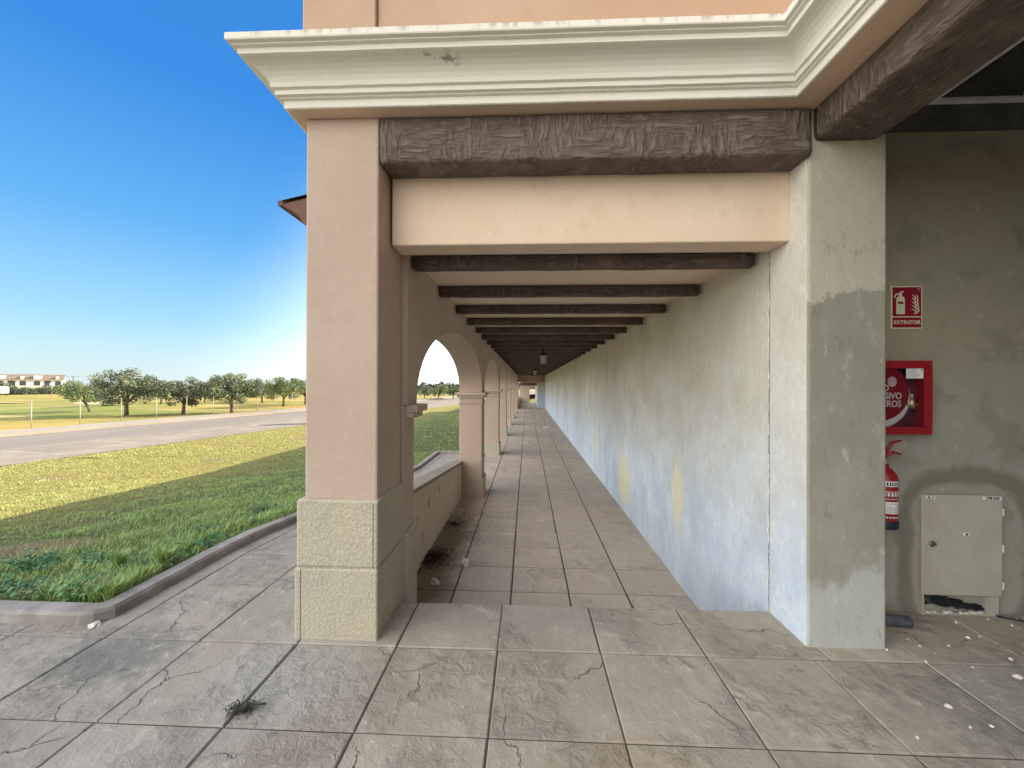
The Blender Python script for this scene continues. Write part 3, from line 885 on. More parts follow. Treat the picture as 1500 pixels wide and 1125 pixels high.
# hall behind the wall and the recessed room
b = MB(); b.box(XW+.3, 14, 2.95, 46.9, 3.2, 3.72)
b.build('hall_roof', M['walk'], bld)
b = MB()
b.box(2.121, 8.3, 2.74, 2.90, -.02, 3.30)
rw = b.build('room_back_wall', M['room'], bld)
b = MB(); b.box(2.10, 8.3, 2.735, 2.86, 3.30, 3.49); b.box(2.10, 8.3, 2.74, 2.86, 3.49, 4.4)
b.build('dark_wall_band', M['band'], rw)  # dark grey band along the top of the room wall
b = MB(); b.box(8.2, 8.4, -6, 2.74, -.02, 4.4)
b.build('room_side_wall', M['room'], bld)
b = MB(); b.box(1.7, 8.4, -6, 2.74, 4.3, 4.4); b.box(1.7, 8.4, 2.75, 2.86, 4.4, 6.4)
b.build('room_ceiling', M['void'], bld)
b = MB(); b.box(1.62, 8.4, -6.2, -5.9, -.02, 4.4)
b.build('room_front_wall', M['room'], bld)
b = MB()
b.box(2.2, 8.2, 2.70, 2.734, 3.485, 3.50); b.box(2.2, 8.2, 2.722, 2.734, 3.50, 3.525)
for x in [2.756+.575*i for i in range(-1, 9)]:
    b.box(x-.014, x+.014, -5.8, 2.70, 3.487, 3.496); b.box(x-.002, x+.002, -5.8, 2.70, 3.496, 3.53)
for y in (1.5, .3, -.9): b.box(2.2, 8.2, y-.012, y+.012, 3.488, 3.497)
b.build('ceiling_grid', M['grid'], bld)

# far end of the corridor
b = MB(); b.box(XI-.4, XW-.002, YE-.03, YE-.002, 1.78, 2.6)
b.build('end_lintel', M['salmon'], bld)
hewn('end_beam', (XI, YE+2.0, 1.62), (XW, YE+2.0, 1.62), .3, .26, M['beam'], bld, .03, .01, 10)
b = MB(); b.box(.98, XW, YE, YE+10, ZC, 2.6)
b.build('end_return_wall', M['hall'], bld)
b = MB(); b.box(XI-.4, XI, YE, YE+10, ZC, .1); b.box(XI-.4, XI, YE+4.5, YE+5.2, .1, 2.3); b.box(XI, .30, YE+9.7, YE+10, ZC, 2.4); b.box(.30, 1.0, YE+9.7, YE+10, 1.12, 2.4)
b.box(XI-.4, XW, YE+.3, YE+10, 2.2, 2.35)
b.build('end_wall', M['shaft'], bld)
rebase(bld, (0, 2.3, 0))

# ------------------------------------------------------------------ lanterns
def lantern():
    r = empty('hanging_lantern', 'x', 'lantern', 'lanterns hanging along the corridor ceiling')
    b = MB(); b.lathe([(.085,0),(.085,-.012),(.05,-.02),(.02,-.05),(.02,-.16),(.035,-.17)], 12); b.build('ceiling_rose', M['metal'], r)
    b = MB(); b.lathe([(.03,-.16),(.055,-.18),(.075,-.20),(.118,-.235),(.122,-.25),(.105,-.255)], 6); b.build('hood', M['metal'], r)
    b = MB(); b.lathe([(.094,-.256),(.058,-.47)], 6, smooth=False); b.build('glass', M['lglass'], r)
    b = MB()
    for k in range(6):
        a = math.pi/3*k
        b.tube([(.099*math.cos(a), .099*math.sin(a), -.25), (.061*math.cos(a), .061*math.sin(a), -.475)], .006, 5)
    b.lathe([(.064,-.468),(.066,-.482),(.03,-.495),(.012,-.52),(.004,-.53)], 6)
    b.build('cage', M['metal'], r)
    return r
L0 = lantern()
for i, (y, lb) in enumerate(((9.35,'nearest and largest looking lantern hanging under the corridor ceiling'), (19.3,'middle lantern hanging under the corridor ceiling, beyond the largest looking one'), (29.4,'farthest tiny lantern under the corridor ceiling by the end lintel'))):
    o = L0 if i == 0 else copy_tree(L0)
    o.location = (.40, y, ZCEIL); o['label'] = lb

# ------------------------------------------------------------------ fire sign
YB = 2.74
sg = empty('fire_sign', 'red EXTINTOR sign with extinguisher and flame pictograms high on the room wall', 'sign')
x0, x1, z0, z1 = 2.505, 2.712, 1.945, 2.240
b = MB(); b.box(x0, x1, YB-.006, YB-.001, z0, z1, bev=.001); b.build('border', M['signwhite'], sg)
b = MB(); b.box(x0+.009, x1-.009, YB-.0082, YB-.0062, z0+.086, z1-.009); b.build('picture_field', M['redsign'], sg)
b = MB(); b.box(x0+.009, x1-.009, YB-.0082, YB-.0062, z0+.009, z0+.078); b.build('word_field', M['redsign'], sg)
def flat(polys, y, mat, parent, name):
    b = MB()
    for poly in polys: b.prism(poly, y-.0012, y)
    return b.build(name, mat, parent)
cx = x0+.060; zb = z0+.100
body = [(cx-.028, zb), (cx+.028, zb), (cx+.028, zb+.105)] + [(cx+.028*math.cos(R(a)), zb+.105+.020*math.sin(R(a))) for a in (25,50,75,105,130,155)] + [(cx-.028, zb+.105)]
flat([body, [(cx-.010,zb+.124),(cx+.010,zb+.124),(cx+.010,zb+.143),(cx-.010,zb+.143)],
      [(cx-.006,zb+.144),(cx+.022,zb+.150),(cx+.020,zb+.160),(cx-.006,zb+.154)],
      [(cx-.011,zb+.134),(cx-.011,zb+.146),(cx-.036,zb+.138),(cx-.044,zb+.112),(cx-.035,zb+.112),(cx-.030,zb+.130)]], YB-.0084, M['signwhite'], sg, 'extinguisher_symbol')
flat([[(cx-.018,zb+.070),(cx+.018,zb+.070),(cx+.018,zb+.086),(cx-.018,zb+.086)]], YB-.0098, M['redsign'], sg, 'symbol_label')
fx = x1-.052
fl_ = []
def flame(xa, za, xb, zb_, w, bend):
    n = 7; l = []; r_ = []
    for i in range(n):
        t = i/(n-1); x = xa+(xb-xa)*t + bend*math.sin(math.pi*t); z = za+(zb_-za)*t; ww = w*math.sin(math.pi*min(1, .25+.75*(1-t)))*(1-t)**.5 + .0006
        l.append((x-ww, z)); r_.append((x+ww, z))
    for i in range(n-1):
        fl_.append([l[i], r_[i], r_[i+1], l[i+1]])
for k in range(5):
    zk = z0+.100+.024*k
    flame(fx+.016-.004*k, zk, fx-.026+.002*k, zk+.040, .0075, .010)
    flame(fx+.012, zk+.004, fx+.026-.004*k, zk+.038, .0055, .006)
flame(fx-.004, z0+.098, fx+.018, z0+.12, .011, 0)
flat(fl_, YB-.0084, M['signwhite'], sg, 'flame_symbol')
flat([[(x1-.034,z1-.03),(x1-.018,z1-.03),(x1-.018,z1-.016),(x1-.034,z1-.016)]], YB-.0084, simple('faded_stamp', (.42,.20,.18)), sg, 'stamp')
text_mesh('EXTINTOR', .037, ((x0+x1)/2, YB-.0086, z0+.043), M['signwhite'], sg, bold=.0006, sx=.98)
rebase(sg, ((x0+x1)/2, YB, z0))

# ------------------------------------------------------------------ hose cabinet
hc = empty('hose_cabinet', 'red framed fire hose cabinet with a round red lettered disc, partly behind the side pillar', 'cabinet')
x0, x1, z0, z1 = 2.05, 2.712, 1.225, 1.722
yf = 2.665
b = MB()
b.box(x0, x1, yf, YB-.001, z1-.052, z1, bev=.004); b.box(x0, x1, yf, YB-.001, z0, z0+.052, bev=.004)
b.box(x0, x0+.052, yf+.0005, YB-.001, z0+.0525, z1-.0525); b.box(x1-.052, x1, yf+.0005, YB-.001, z0+.0525, z1-.0525)
b.build('frame', M['red'], hc)
b = MB(); b.box(x0+.05, x1-.05, YB-.012, YB-.002, z0+.05, z1-.05); b.build('back_panel', M['inside'], hc)
xc, zc = 2.44, 1.485
xd = xc-.05
b = MB(); b.lathe([(.205,0),(.212,.004),(.212,.03),(.20,.034)], 48, (xd-.004, YB-.014, zc-.01), axis='y')
reel = b.build('hose_reel', M['hose'], hc)
b = MB(); b.lathe([(.188,0),(.190,.002),(.190,.004),(.186,.006)], 48, (xd, YB-.049, zc+.02), axis='y')
disc = b.build('disc', M['redsign'], hc)
for (dx, dz, rx_, rz_) in ((-.07,.105,.035,.03), (.075,.075,.030,.034), (.0,.10,.03,.035)):
    flat([[(xd+dx+rx_*math.cos(2*math.pi*k/16), zc+.02+dz+rz_*math.sin(2*math.pi*k/16)) for k in range(16)]], YB-.0565, simple('pale_emblem', (.55,.42,.42)), disc, 'emblem')
for s, dz in (('USO', .045), ('EXCLUSIVO', -.008), ('BOMBEROS', -.061)):
    text_mesh(s, .062, (xd+.004, YB-.0580, zc+.02+dz-.015), M['sticker'], disc, bold=.0006, sx=.82)
b = MB(); b.tube([(2.600,YB-.05,1.40),(2.600,YB-.05,1.47)], .016, 10); b.tube([(2.57,YB-.05,1.43),(2.63,YB-.05,1.43)], .011, 8); b.tube([(2.600,YB-.05,1.47),(2.603,YB-.05,1.50)], .009, 8)
b.build('valve', M['brass'], hc)
b = MB(); b.box(x0+.0525, x1-.0525, yf+.006, yf+.009, z0+.0525, z1-.0525); b.build('glass', M['glass'], hc)
b = MB(); b.box(2.545, 2.655, yf+.0035, yf+.0055, 1.602, 1.668); st = b.build('sticker', M['sticker'], hc)
b = MB()
for i in range(5): b.box(2.552, 2.552+(.055 if i == 0 else random.uniform(.05,.09)), yf+.0022, yf+.0034, 1.658-.012*i, 1.662-.012*i)
b.box(2.640, 2.650, yf+.0022, yf+.0034, 1.652, 1.664)
b.build('print_lines', M['greyink'], st)
rebase(hc, (xc, YB, z0))

# ------------------------------------------------------------------ fire extinguisher
fe = empty('fire_extinguisher', 'red fire extinguisher with navy foot hanging on the room wall behind the side pillar', 'fire extinguisher')
ex_, ey, ezb = 2.41, 2.655, .56
b = MB(); b.lathe([(.074,.05),(.078,.055),(.078,.36),(.070,.40),(.045,.432),(.028,.445),(.028,.47)], 32, (ex_,ey,ezb)); b.build('cylinder', M['red'], fe)
b = MB(); b.lathe([(.076,0),(.081,.006),(.081,.058),(.079,.062)], 32, (ex_,ey,ezb)); b.build('foot', M['navy'], fe)
def band(z0, z1, mat, name):
    b = MB(); b.lathe([(.0786,z0),(.0790,z0+.001),(.0790,z1-.001),(.0786,z1)], 32, (ex_,ey,ezb)); return b.build(name, mat, fe)
bl = band(.118, .205, M['sticker'], 'label_band'); bt = band(.315, .355, M['sticker'], 'label_band')
def curved_text(s, zz, size, mat, parent, a0, step):
    for i, ch in enumerate(s):
        a = R(a0 + i*step)     # angle from -y toward +x
        p = (ex_+.0796*math.sin(a), ey-.0796*math.cos(a), ezb+zz)
        text_mesh(ch, size, p, mat, parent, rot=(math.pi/2, 0, a), bold=.0004)
rng = random.Random(9)
for i in range(7):
    zz = .128+.010*i
    for a in range(-70, 80, 6):
        if rng.random() < .75:
            aa = R(a); b = None
b = MB()
for i in range(6):
    for a in range(-78, 84, 9):
        if rng.random() < .8:
            a1 = R(a); a2 = R(a+7); r_ = .0795; zz = ezb+.130+.0115*i
            b.add([(ex_+r_*math.sin(a1), ey-r_*math.cos(a1), zz), (ex_+r_*math.sin(a2), ey-r_*math.cos(a2), zz), (ex_+r_*math.sin(a2), ey-r_*math.cos(a2), zz+.004), (ex_+r_*math.sin(a1), ey-r_*math.cos(a1), zz+.004)], [(0,1,2,3)])
b.build('print_lines', M['greyink'], bl)
b = MB()
for a in range(-75, 84, 11):
    a1, a2 = R(a), R(a+6); r_ = .0795; zz = ezb+.322
    b.add([(ex_+r_*math.sin(a1), ey-r_*math.cos(a1), zz), (ex_+r_*math.sin(a2), ey-r_*math.cos(a2), zz), (ex_+r_*math.sin(a2), ey-r_*math.cos(a2), zz+.026), (ex_+r_*math.sin(a1), ey-r_*math.cos(a1), zz+.026)], [(0,1,2,3)])
b.build('print_lines', M['ink'], bt)
b = MB()
for (zz, h, st_) in ((.245,.026,16), (.275,.008,8), (.222,.007,8), (.085,.012,14)):
    for a in range(-76, 80, st_):
        a1, a2 = R(a), R(a+st_*.62); r_ = .0786
        b.add([(ex_+r_*math.sin(a1), ey-r_*math.cos(a1), ezb+zz), (ex_+r_*math.sin(a2), ey-r_*math.cos(a2), ezb+zz), (ex_+r_*math.sin(a2), ey-r_*math.cos(a2), ezb+zz+h), (ex_+r_*math.sin(a1), ey-r_*math.cos(a1), ezb+zz+h)], [(0,1,2,3)])
b.build('print_lines', M['sticker'], fe)
b = MB(); b.lathe([(.022,.47),(.026,.475),(.026,.50),(.016,.51),(.016,.545)], 16, (ex_,ey,ezb)); b.build('valve', M['brass'], fe)
b = MB()
b.tube([(ex_-.01,ey-.01,ezb+.525),(ex_+.05,ey-.02,ezb+.56),(ex_+.095,ey-.025,ezb+.545)], [.012,.012,.007], 8)
b.tube([(ex_-.01,ey-.01,ezb+.54),(ex_+.04,ey-.02,ezb+.63),(ex_+.10,ey-.025,ezb+.648)], [.012,.012,.007], 8)
b.build('handle', M['red'], fe)
b = MB(); b.tube([(ex_-.02,ey-.02,ezb+.52),(ex_-.09,ey-.03,ezb+.48),(ex_-.105,ey-.03,ezb+.3),(ex_-.1,ey-.03,ezb+.15)], .011, 8); b.build('discharge_hose', M['cable'], fe)
b = MB(); b.box(ex_-.02, ex_+.02, ey+.02, YB-.001, ezb+.44, ezb+.50); b.build('bracket', M['metal'], fe)
rebase(fe, (ex_, ey, ezb))
fe.scale = (.90, .90, .90); fe.location = (2.402, 2.67, .605)

# ------------------------------------------------------------------ meter cabinet
mc = empty('meter_cabinet', 'low grey green utility cabinet set against the room wall with an open bottom slot', 'cabinet')
x0, x1 = 2.68, 3.205
b = MB(); b.box(x0+.004, x1-.012, YB-.020, YB-.001, .135, .812); b.build('body', M['meter'], mc)
b = MB(); b.box(x0, x1-.006, YB-.040, YB-.021, .137, .815, bev=.004)
dr = b.build('door', M['meter'], mc)
for z in (.70, .455, .205):
    b = MB(); b.box(x1-.006, x1+.014, YB-.034, YB-.012, z-.025, z+.025, bev=.003); b.build('hinge', M['sticker'], dr)
b = MB(); b.lathe([(.020,0),(.020,.006),(.012,.009)], 16, (x0+.062, YB-.040, .485), axis='y'); b.box(x0+.056, x0+.082, YB-.053, YB-.048, .480, .490); b.build('lock', simple('lock_metal', (.16,.15,.13), .4, .5, .6), dr)
for (xa, xb, s) in ((x0+.022, x0+.082, 'A-1'), (x1-.135, x1-.012, '178-200')):
    b = MB(); b.box(xa, xb, YB-.0415, YB-.0402, .787, .806); tg = b.build('number_tape', M['sticker'], dr)
    text_mesh(s, .0215, ((xa+xb)/2, YB-.0425, .7965), M['ink'], tg, bold=.0005, sx=1.25 if len(s) > 4 else 1.35)
b = MB(); b.box(2.945, 2.985, YB-.0415, YB-.0402, .540, .562); tg = b.build('number_tape', M['sticker'], dr)
text_mesh('26', .021, (2.966, YB-.0425, .551), M['ink'], tg, bold=.0005)
b = MB()
b.box(x0+.005, x0+.017, YB-.036, YB-.001, -.01, .134); b.box(x1-.075, x1-.018, YB-.030, YB-.001, -.01, .134); b.box(x0+.0175, x1-.0755, YB-.030, YB-.001, -.01, .012)
b.box(x0+.0175, x1-.0755, YB-.006, YB-.001, .012, .134, 1)
b.build('base_frame', [M['meter'], M['room']], mc)
b = MB(); rng = random.Random(4)
for k in range(9):
    xx = x0+.03; pts = []
    zz = rng.uniform(.04,.11)
    for i in range(9):
        t_ = i/8; pts.append((x0+.025+t_*rng.uniform(.32,.40), YB-.028+rng.uniform(-.012,.012), zz*(1-t_*.75)+.018+rng.uniform(0,.02)))
    b.tube(pts, .010, 6)
b.tube([(x0+.16,YB-.03,.06),(x0+.155,YB-.035,.13)], .006, 6)
b.build('cable_bundle', M['cable'], mc)
b = MB()
for k in range(26):
    xx, yy = x0+rng.uniform(.03,.42), YB-rng.uniform(.012,.04); r_ = rng.uniform(.006,.018)
    b.lathe([(r_*.6,0),(r_,r_*.4),(r_*.5,r_*.9)], 6, (xx,yy,.012), smooth=False)
b.build('rubble_fill', M['debris'], mc)['kind'] = 'stuff'
rebase(mc, ((x0+x1)/2, YB, 0))

# ------------------------------------------------------------------ loose things on the floors
def lump(name, x, y, z, rx, ry, rz, mat, seed, label, cat, group=None, rough=.45, sub=2):
    bm = bmesh.new(); bmesh.ops.create_icosphere(bm, subdivisions=sub, radius=1)
    for v in bm.verts:
        k = 1+rough*noise.noise(v.co*1.6+Vector((seed*3.1,0,0))) + rough*.5*noise.noise(v.co*4+Vector((seed,5,0)))
        v.co = Vector((v.co.x*rx*k, v.co.y*ry*k, max(-.25, v.co.z)*rz*k + rz*.25))
    b = MB(); b.bm(bm); o = b.build(name, mat)
    o.location = (x, y, z); o.rotation_euler = (0, 0, seed*1.3)
    return tag(o, label, cat, group)
lump('crumpled_paper', -.74, 4.60, ZC, .075, .05, .045, M['debris'], 1, 'crumpled white scrap in the middle of the near corridor floor', 'litter', rough=.8)
lump('crumpled_paper', -1.0, 4.14, ZC, .055, .04, .04, M['debris'], 2, 'small white scrap on the corridor floor close to the step', 'litter', rough=.8)
lump('plastic_bag', .97, 19.4, ZC, .24, .14, .05, M['plastic'], 3, 'flat white plastic bag lying far down the corridor floor', 'bag', rough=.6)
# leaf litter: a heap of dry leaves in the corner
def leafheap(name, x, y, z, r, n, label, seed, mat, h=.04, kind=None):
    b = MB(); rng = random.Random(seed)
    for k in range(n):
        a = rng.uniform(0, 6.283); q = r*abs(rng.gauss(0, .45)); s = rng.uniform(.008, .022)
        c = Vector((x+q*math.cos(a)*.8, y+q*math.sin(a)*1.2, z+.006+rng.uniform(0, h)*max(0, 1-q/r)))
        u = Vector((rng.uniform(-1,1), rng.uniform(-1,1), rng.uniform(-.5,.5))).normalized()*s
        v = u.cross(Vector((rng.uniform(-.4,.4), rng.uniform(-.4,.4), 1))).normalized()*s*.5
        b.add([c-u, c+v, c+u, c-v], [(0,1,2,3)])
    return tag(b.build(name, mat), label, 'leaf litter', kind=kind)
leafheap('leaf_litter', -1.14, 4.72, ZC, .30, 900, 'dark heap of dry leaves and dirt against the parapet in the corridor', 5, M['litterleaf'], .06, 'stuff')
leafheap('leaf_litter', -1.12, 5.9, ZC, .7, 350, 'thin scatter of dry dirt along the parapet foot', 6, M['litterleaf'], .01, 'stuff')
# dry weed tuft on the paving
def tuft(name, x, y, z, n, h, spread, mat, seed, flat_=.5):
    b = MB(); rng = random.Random(seed)
    for k in range(n):
        a = rng.uniform(0, 6.283); L = h*rng.uniform(.5, 1.1); out = spread*rng.uniform(.2, 1)
        p0 = Vector((x+rng.gauss(0,.012), y+rng.gauss(0,.012), z))
        p1 = p0 + Vector((math.cos(a)*out*.4, math.sin(a)*out*.4, L*.7)); p2 = p0 + Vector((math.cos(a)*out, math.sin(a)*out, L*flat_))
        w = Vector((-math.sin(a), math.cos(a), 0))*rng.uniform(.002,.005)
        b.add([p0-w, p0+w, p1+w*.8, p1-w*.8, p2], [(0,1,2,3), (3,2,4)])
    return b.build(name, mat)
o = MB(); rng = random.Random(12)
for k in range(170):
    a = rng.uniform(0, 6.283); q = abs(rng.gauss(0,.045)); c = Vector((-1.345+q*math.cos(a)*.85, 1.765+q*math.sin(a)*.55, .006+rng.uniform(0,.025)))
    u = Vector((rng.uniform(-1,1), rng.uniform(-1,1), rng.uniform(-.2,.3))).normalized()*rng.uniform(.012,.034); v = u.cross(Vector((0,0,1))).normalized()*.0035
    o.add([c-u, c+v, c+u, c-v], [(0,1,2,3)])
o.tube([(-1.33,1.755,.01),(-1.28,1.785,.016),(-1.25,1.795,.012)], .004, 5)
o.tube([(-1.33,1.775,.01),(-1.29,1.77,.02),(-1.26,1.785,.02)], .0035, 5)
tag(o.build('dry_weed', simple('withered_weed', (.07,.065,.05), .9, .1, var=.4, scale=60)), 'withered dark weed lying on the open paving left of the front pillar', 'weed')

# crumbs: position from the picture of the floor
crumbs = [(1358,970,1.6),(1390,1033,1.5),(1345,1078,1.1),(1418,932,1.3),(1390,944,.8),(1480,963,1.1),(1491,990,1.7),(1483,914,1.2),(1488,897,1.4),(1476,898,1.0),(1400,910,1.2),(1348,945,1.0),(1425,975,.7),(1452,1061,.8),(1422,1063,.8),(1435,930,.7),(1061,1027,.5),(1300,950,.8),(1330,935,.6),(1460,940,.6),(1404,1000,.5),(1370,955,.5),(1448,905,.8),(740,993,.45),(703,1076,.5),(680,1035,.5),(745,880,.5)]
th = R(2.25)
def px_floor(px, py, z=0.0):
    u = (px-750)/560; v = (py-564)/560; t_ = (1.55-z)/v
    return (-math.sin(th)+u*math.cos(th))*t_, (math.cos(th)+u*math.sin(th))*t_
for i, (px, py, s) in enumerate(crumbs):
    x, y = px_floor(px, py); y = min(y, 2.68)
    lump('plaster_crumb', x, y, 0.0, .011*s, .007*s, .008*s, M['debris'], i+1, 'small white plaster crumb lying on the grey paving', 'crumb', 'plaster crumbs scattered on the paving', .7, 1)
lump('paper_scrap', *px_floor(143, 917), 0, .05, .03, .012, M['debris'], 31, 'thin white scrap lying at the corner of the lawn kerb', 'litter', rough=.8)
tb = MB(); tb.tube([(2.10,2.60,.036),(2.455,2.56,.036)], .033, 14); tb.tube([(2.10,2.60,.036),(2.453,2.56,.036)], .035, 14, cap=False)
rt = tag(tb.build('rolled_tube', M['tubeblue']), 'blue grey rolled tube lying on the floor behind the side pillar', 'tube')
tb = MB(); tb.tube([(2.457,2.5598,.036),(2.461,2.5594,.036)], .034, 14); tb.build('end_cap', simple('reddish_cap', (.16,.07,.06)), rt)
tb = MB(); tb.tube([(3.15,2.69,.012),(3.35,2.60,.012),(3.6,2.50,.012),(3.9,2.47,.012)], .006, 6)
tag(tb.build('loose_cable', M['cable']), 'thin dark cable trailing over the floor from the utility cabinet', 'cable')

# ------------------------------------------------------------------ grass and weeds
def in_view(x, y, m=.6): return y > .2 and x > -1.50*y - m
def grass():
    rng = random.Random(21); b = MB()
    def blade(x, y, h, w, lean=.5):
        z = lawn_z(x, y) if y < 11.9 else lawn2_z(x, y)
        a = rng.uniform(0, 6.283); d = Vector((math.cos(a), math.sin(a), 0)); s = Vector((-d.y, d.x, 0))*w
        p0 = Vector((x, y, z-.01)); p1 = p0 + d*h*lean*.35 + Vector((0,0,h*.65)); p2 = p0 + d*h*lean + Vector((0,0,h))
        b.add([p0-s, p0+s, p1+s*.8, p1-s*.8, p2], [(0,1,2,3), (3,2,4)])
    def dens(x, y):
        # bare soil patch and thin spots
        q = math.hypot((x+5.0)/.9, (y-3.75)/.42)
        n = noise.noise((x*.8, y*1.1, 5)) + .5*noise.noise((x*2.5, y*2.5, 2))
        return (.30 if q < .85 else 1.0) * (.35 if n > .42 else 1.0)
    for (x0, x1, y0, y1, per, h0, h1, w) in ((-5.5,-2.85,2.48,6.0,3600,.03,.075,.0025), (-9.5,-5.5,3.2,8.5,1500,.025,.05,.003), (-6.5,-2.85,6.0,11.8,1300,.03,.06,.0036),
                                              (-17,-6.5,6.5,14,420,.025,.05,.006), (-16,-1.5,12,30,110,.035,.06,.011)):
        n = int((x1-x0)*(y1-y0)*per)
        for _ in range(n):
            x = rng.uniform(x0, x1); y = rng.uniform(y0, y1)
            if not in_view(x, y) or x < road_x(y)+.05 or (y > 11.9 and x < road_x(y)+.3): continue
            if y > 2.8 and -1.36 < x: continue
            if rng.random() > dens(x, y): continue
            k = .75 + .6*noise.noise((x*1.7, y*1.7, 8))
            blade(x, y, rng.uniform(h0, h1)*k*1.1, w*rng.uniform(.7,1.3), rng.uniform(.3,1.2))
    # taller growth along the kerb
    for _ in range(15000):
        d = abs(rng.gauss(0, .38))
        if rng.random() < .5: x = KX-.14-d; y = rng.uniform(2.5, 9)
        else: y = 2.5+d; x = rng.uniform(-4.6, KX-.14)
        if not in_view(x, y): continue
        if noise.noise((x*1.3, y*1.3, 3)) < -.12: continue
        blade(x, y, rng.uniform(.06,.15)*max(.5, 1-d*.6), .0035, rng.uniform(.3,1.0))
    return b.build('grass', M['grass'])
tag(grass(), 'short green and yellowing grass covering the lawn', 'grass', kind='stuff')

def weed_plant(seed, n, leaf, h):
    b = MB(); rng = random.Random(seed)
    for k in range(n):
        a = rng.uniform(0, 6.283); rad = rng.uniform(.02, .16); hh = h*rng.uniform(.35, 1)
        base = Vector((rng.gauss(0,.02), rng.gauss(0,.02), 0)); tip = Vector((math.cos(a)*rad, math.sin(a)*rad, hh))
        b.tube([base, base.lerp(tip, .6)+Vector((0,0,hh*.15)), tip], .0022, 4)
        d = Vector((math.cos(a), math.sin(a), rng.uniform(-.5,.3))).normalized(); s = Vector((-math.sin(a), math.cos(a), rng.uniform(-.3,.3))).normalized()
        L = leaf*rng.uniform(.6,1.2)
        up = Vector((0,0,.18*L))
        b.add([tip, tip+d*L*.35+s*L*.36+up, tip+d*L*.8+s*L*.25, tip+d*L, tip+d*L*.8-s*L*.25, tip+d*L*.35-s*L*.36+up, tip+d*L*.5], [(0,1,6),(1,2,6),(2,3,6),(3,4,6),(4,5,6),(5,0,6)], 0, True)
    return b.build('weed_plant', M['weed'])
wp = [weed_plant(s, 34, .042, .10) for s in (1, 2, 3)]
rng = random.Random(33)
spots = [(-3.05,2.56),(-3.2,2.62),(-3.34,2.58),(-3.5,2.60),(-3.65,2.62),(-3.0,2.72),(-3.25,2.78),(-2.95,2.95),(-3.85,2.6),(-3.45,2.75),(-3.6,3.1),(-3.75,3.15),(-3.9,3.18),(-3.42,3.12),(-3.28,3.16),(-2.98,3.3),(-3.05,3.7),(-2.95,4.1),(-3.2,4.4),(-3.4,3.9),(-3.0,4.7),(-3.1,5.2),(-3.5,4.9),(-4.1,3.05),(-4.3,3.1),(-3.15,2.9),(-2.97,3.5)]
for i, (x, y) in enumerate(spots):
    o = wp[i] if i < 3 else wp[i % 3].copy()
    if i >= 3: col.objects.link(o)
    y += .07; x -= .05
    o.location = (x, y, lawn_z(x, y)-.005); o.rotation_euler = (0, 0, rng.uniform(0, 6.28)); s = rng.uniform(.7, 1.25); o.scale = (s, s, s*rng.uniform(.8,1.2))
    tag(o, 'low broad leaved green weed growing in the lawn near the kerb', 'weed', 'weeds along the lawn edge')
for (x, y, lb) in ((-2.97,3.02,'spiky upright grass tuft beside the kerb bend'), (-3.3,2.98,'smaller spiky grass tuft set back from the kerb corner')):
    o = tuft('grass_tuft', 0, 0, 0, 150, .2, .14, M['grass'], int(x*-100), .95); o.location = (x, y, lawn_z(x, y)); tag(o, lb, 'grass tuft')

# ------------------------------------------------------------------ trees
def tree(seed, H, W, leaf_mat, lean=0.0, n_clump=46, leaves=90, ls=.11, low=.28):
    rng = random.Random(seed)
    r = empty('olive_tree', 'x', 'tree')
    tr = MB(); crown = MB()
    top = Vector((lean, 0, H*.30))
    tr.tube([(0,0,-.15), (lean*.4,.03,H*.12), top], [.17*H/3.4, .12*H/3.4, .12*H/3.4], 9)
    cl = []
    for k in range(6):
        a = 6.283*k/6 + rng.uniform(-.4,.4); rr = W*.5*rng.uniform(.45,.75); e = Vector((lean+math.cos(a)*rr, math.sin(a)*rr, H*rng.uniform(.55,.80)))
        mid = top.lerp(e, .5)+Vector((rng.uniform(-.1,.1), rng.uniform(-.1,.1), .12))
        tr.tube([top-Vector((0,0,.1)), mid, e], [.075*H/3.4, .05*H/3.4, .018], 6)
        for q in range(3):
            e2 = e+Vector((rng.uniform(-.5,.5), rng.uniform(-.5,.5), rng.uniform(-.25,.4))); tr.tube([mid.lerp(e,.5), e2], [.025,.008], 4)
    for k in range(n_clump):
        for _ in range(30):
            p = Vector((rng.uniform(-1,1), rng.uniform(-1,1), rng.uniform(-1,1)))
            if .25 < p.length < 1: break
        c = Vector((lean+p.x*W*.46, p.y*W*.46, H*(.60+.36*p.z)))
        if p.z < -.45 and (p.x**2+p.y**2) < .12: continue
        rad = rng.uniform(.26,.50)*H/3.4
        cl.append((c, rad))
    for c, rad in cl:
        nl = int(leaves*(rad/.35)**2)
        for _ in range(nl):
            d = Vector((rng.gauss(0,1), rng.gauss(0,1), rng.gauss(0,1))).normalized()*rad*rng.uniform(.45,1.12)
            d.z *= .8
            q = c+d
            u = Vector((rng.gauss(0,1), rng.gauss(0,1), rng.gauss(0,.6))).normalized()*ls*rng.uniform(.5,1.1); v = u.cross(Vector((rng.gauss(0,1), rng.gauss(0,1), rng.gauss(0,1)))).normalized()*ls*.38
            crown.add([q-u, q+v, q+u, q-v], [(0,1,2,3)])
    tr.build('trunk', M['bark'], r); crown.build('crown', leaf_mat, r)
    return r
tA = tree(1, 2.9, 3.8, M['leaf2'], -.55, 52, 80)
tB = tree(2, 3.6, 4.8, M['leaf'], .0, 84, 85)
tC = tree(3, 3.2, 3.9, M['leaf'], .1, 56, 85)
tD = tree(4, 3.6, 4.9, M['leaf'], -.1, 92, 90)
tE = tree(5, 3.4, 4.5, M['leaf2'], .1, 62, 80)
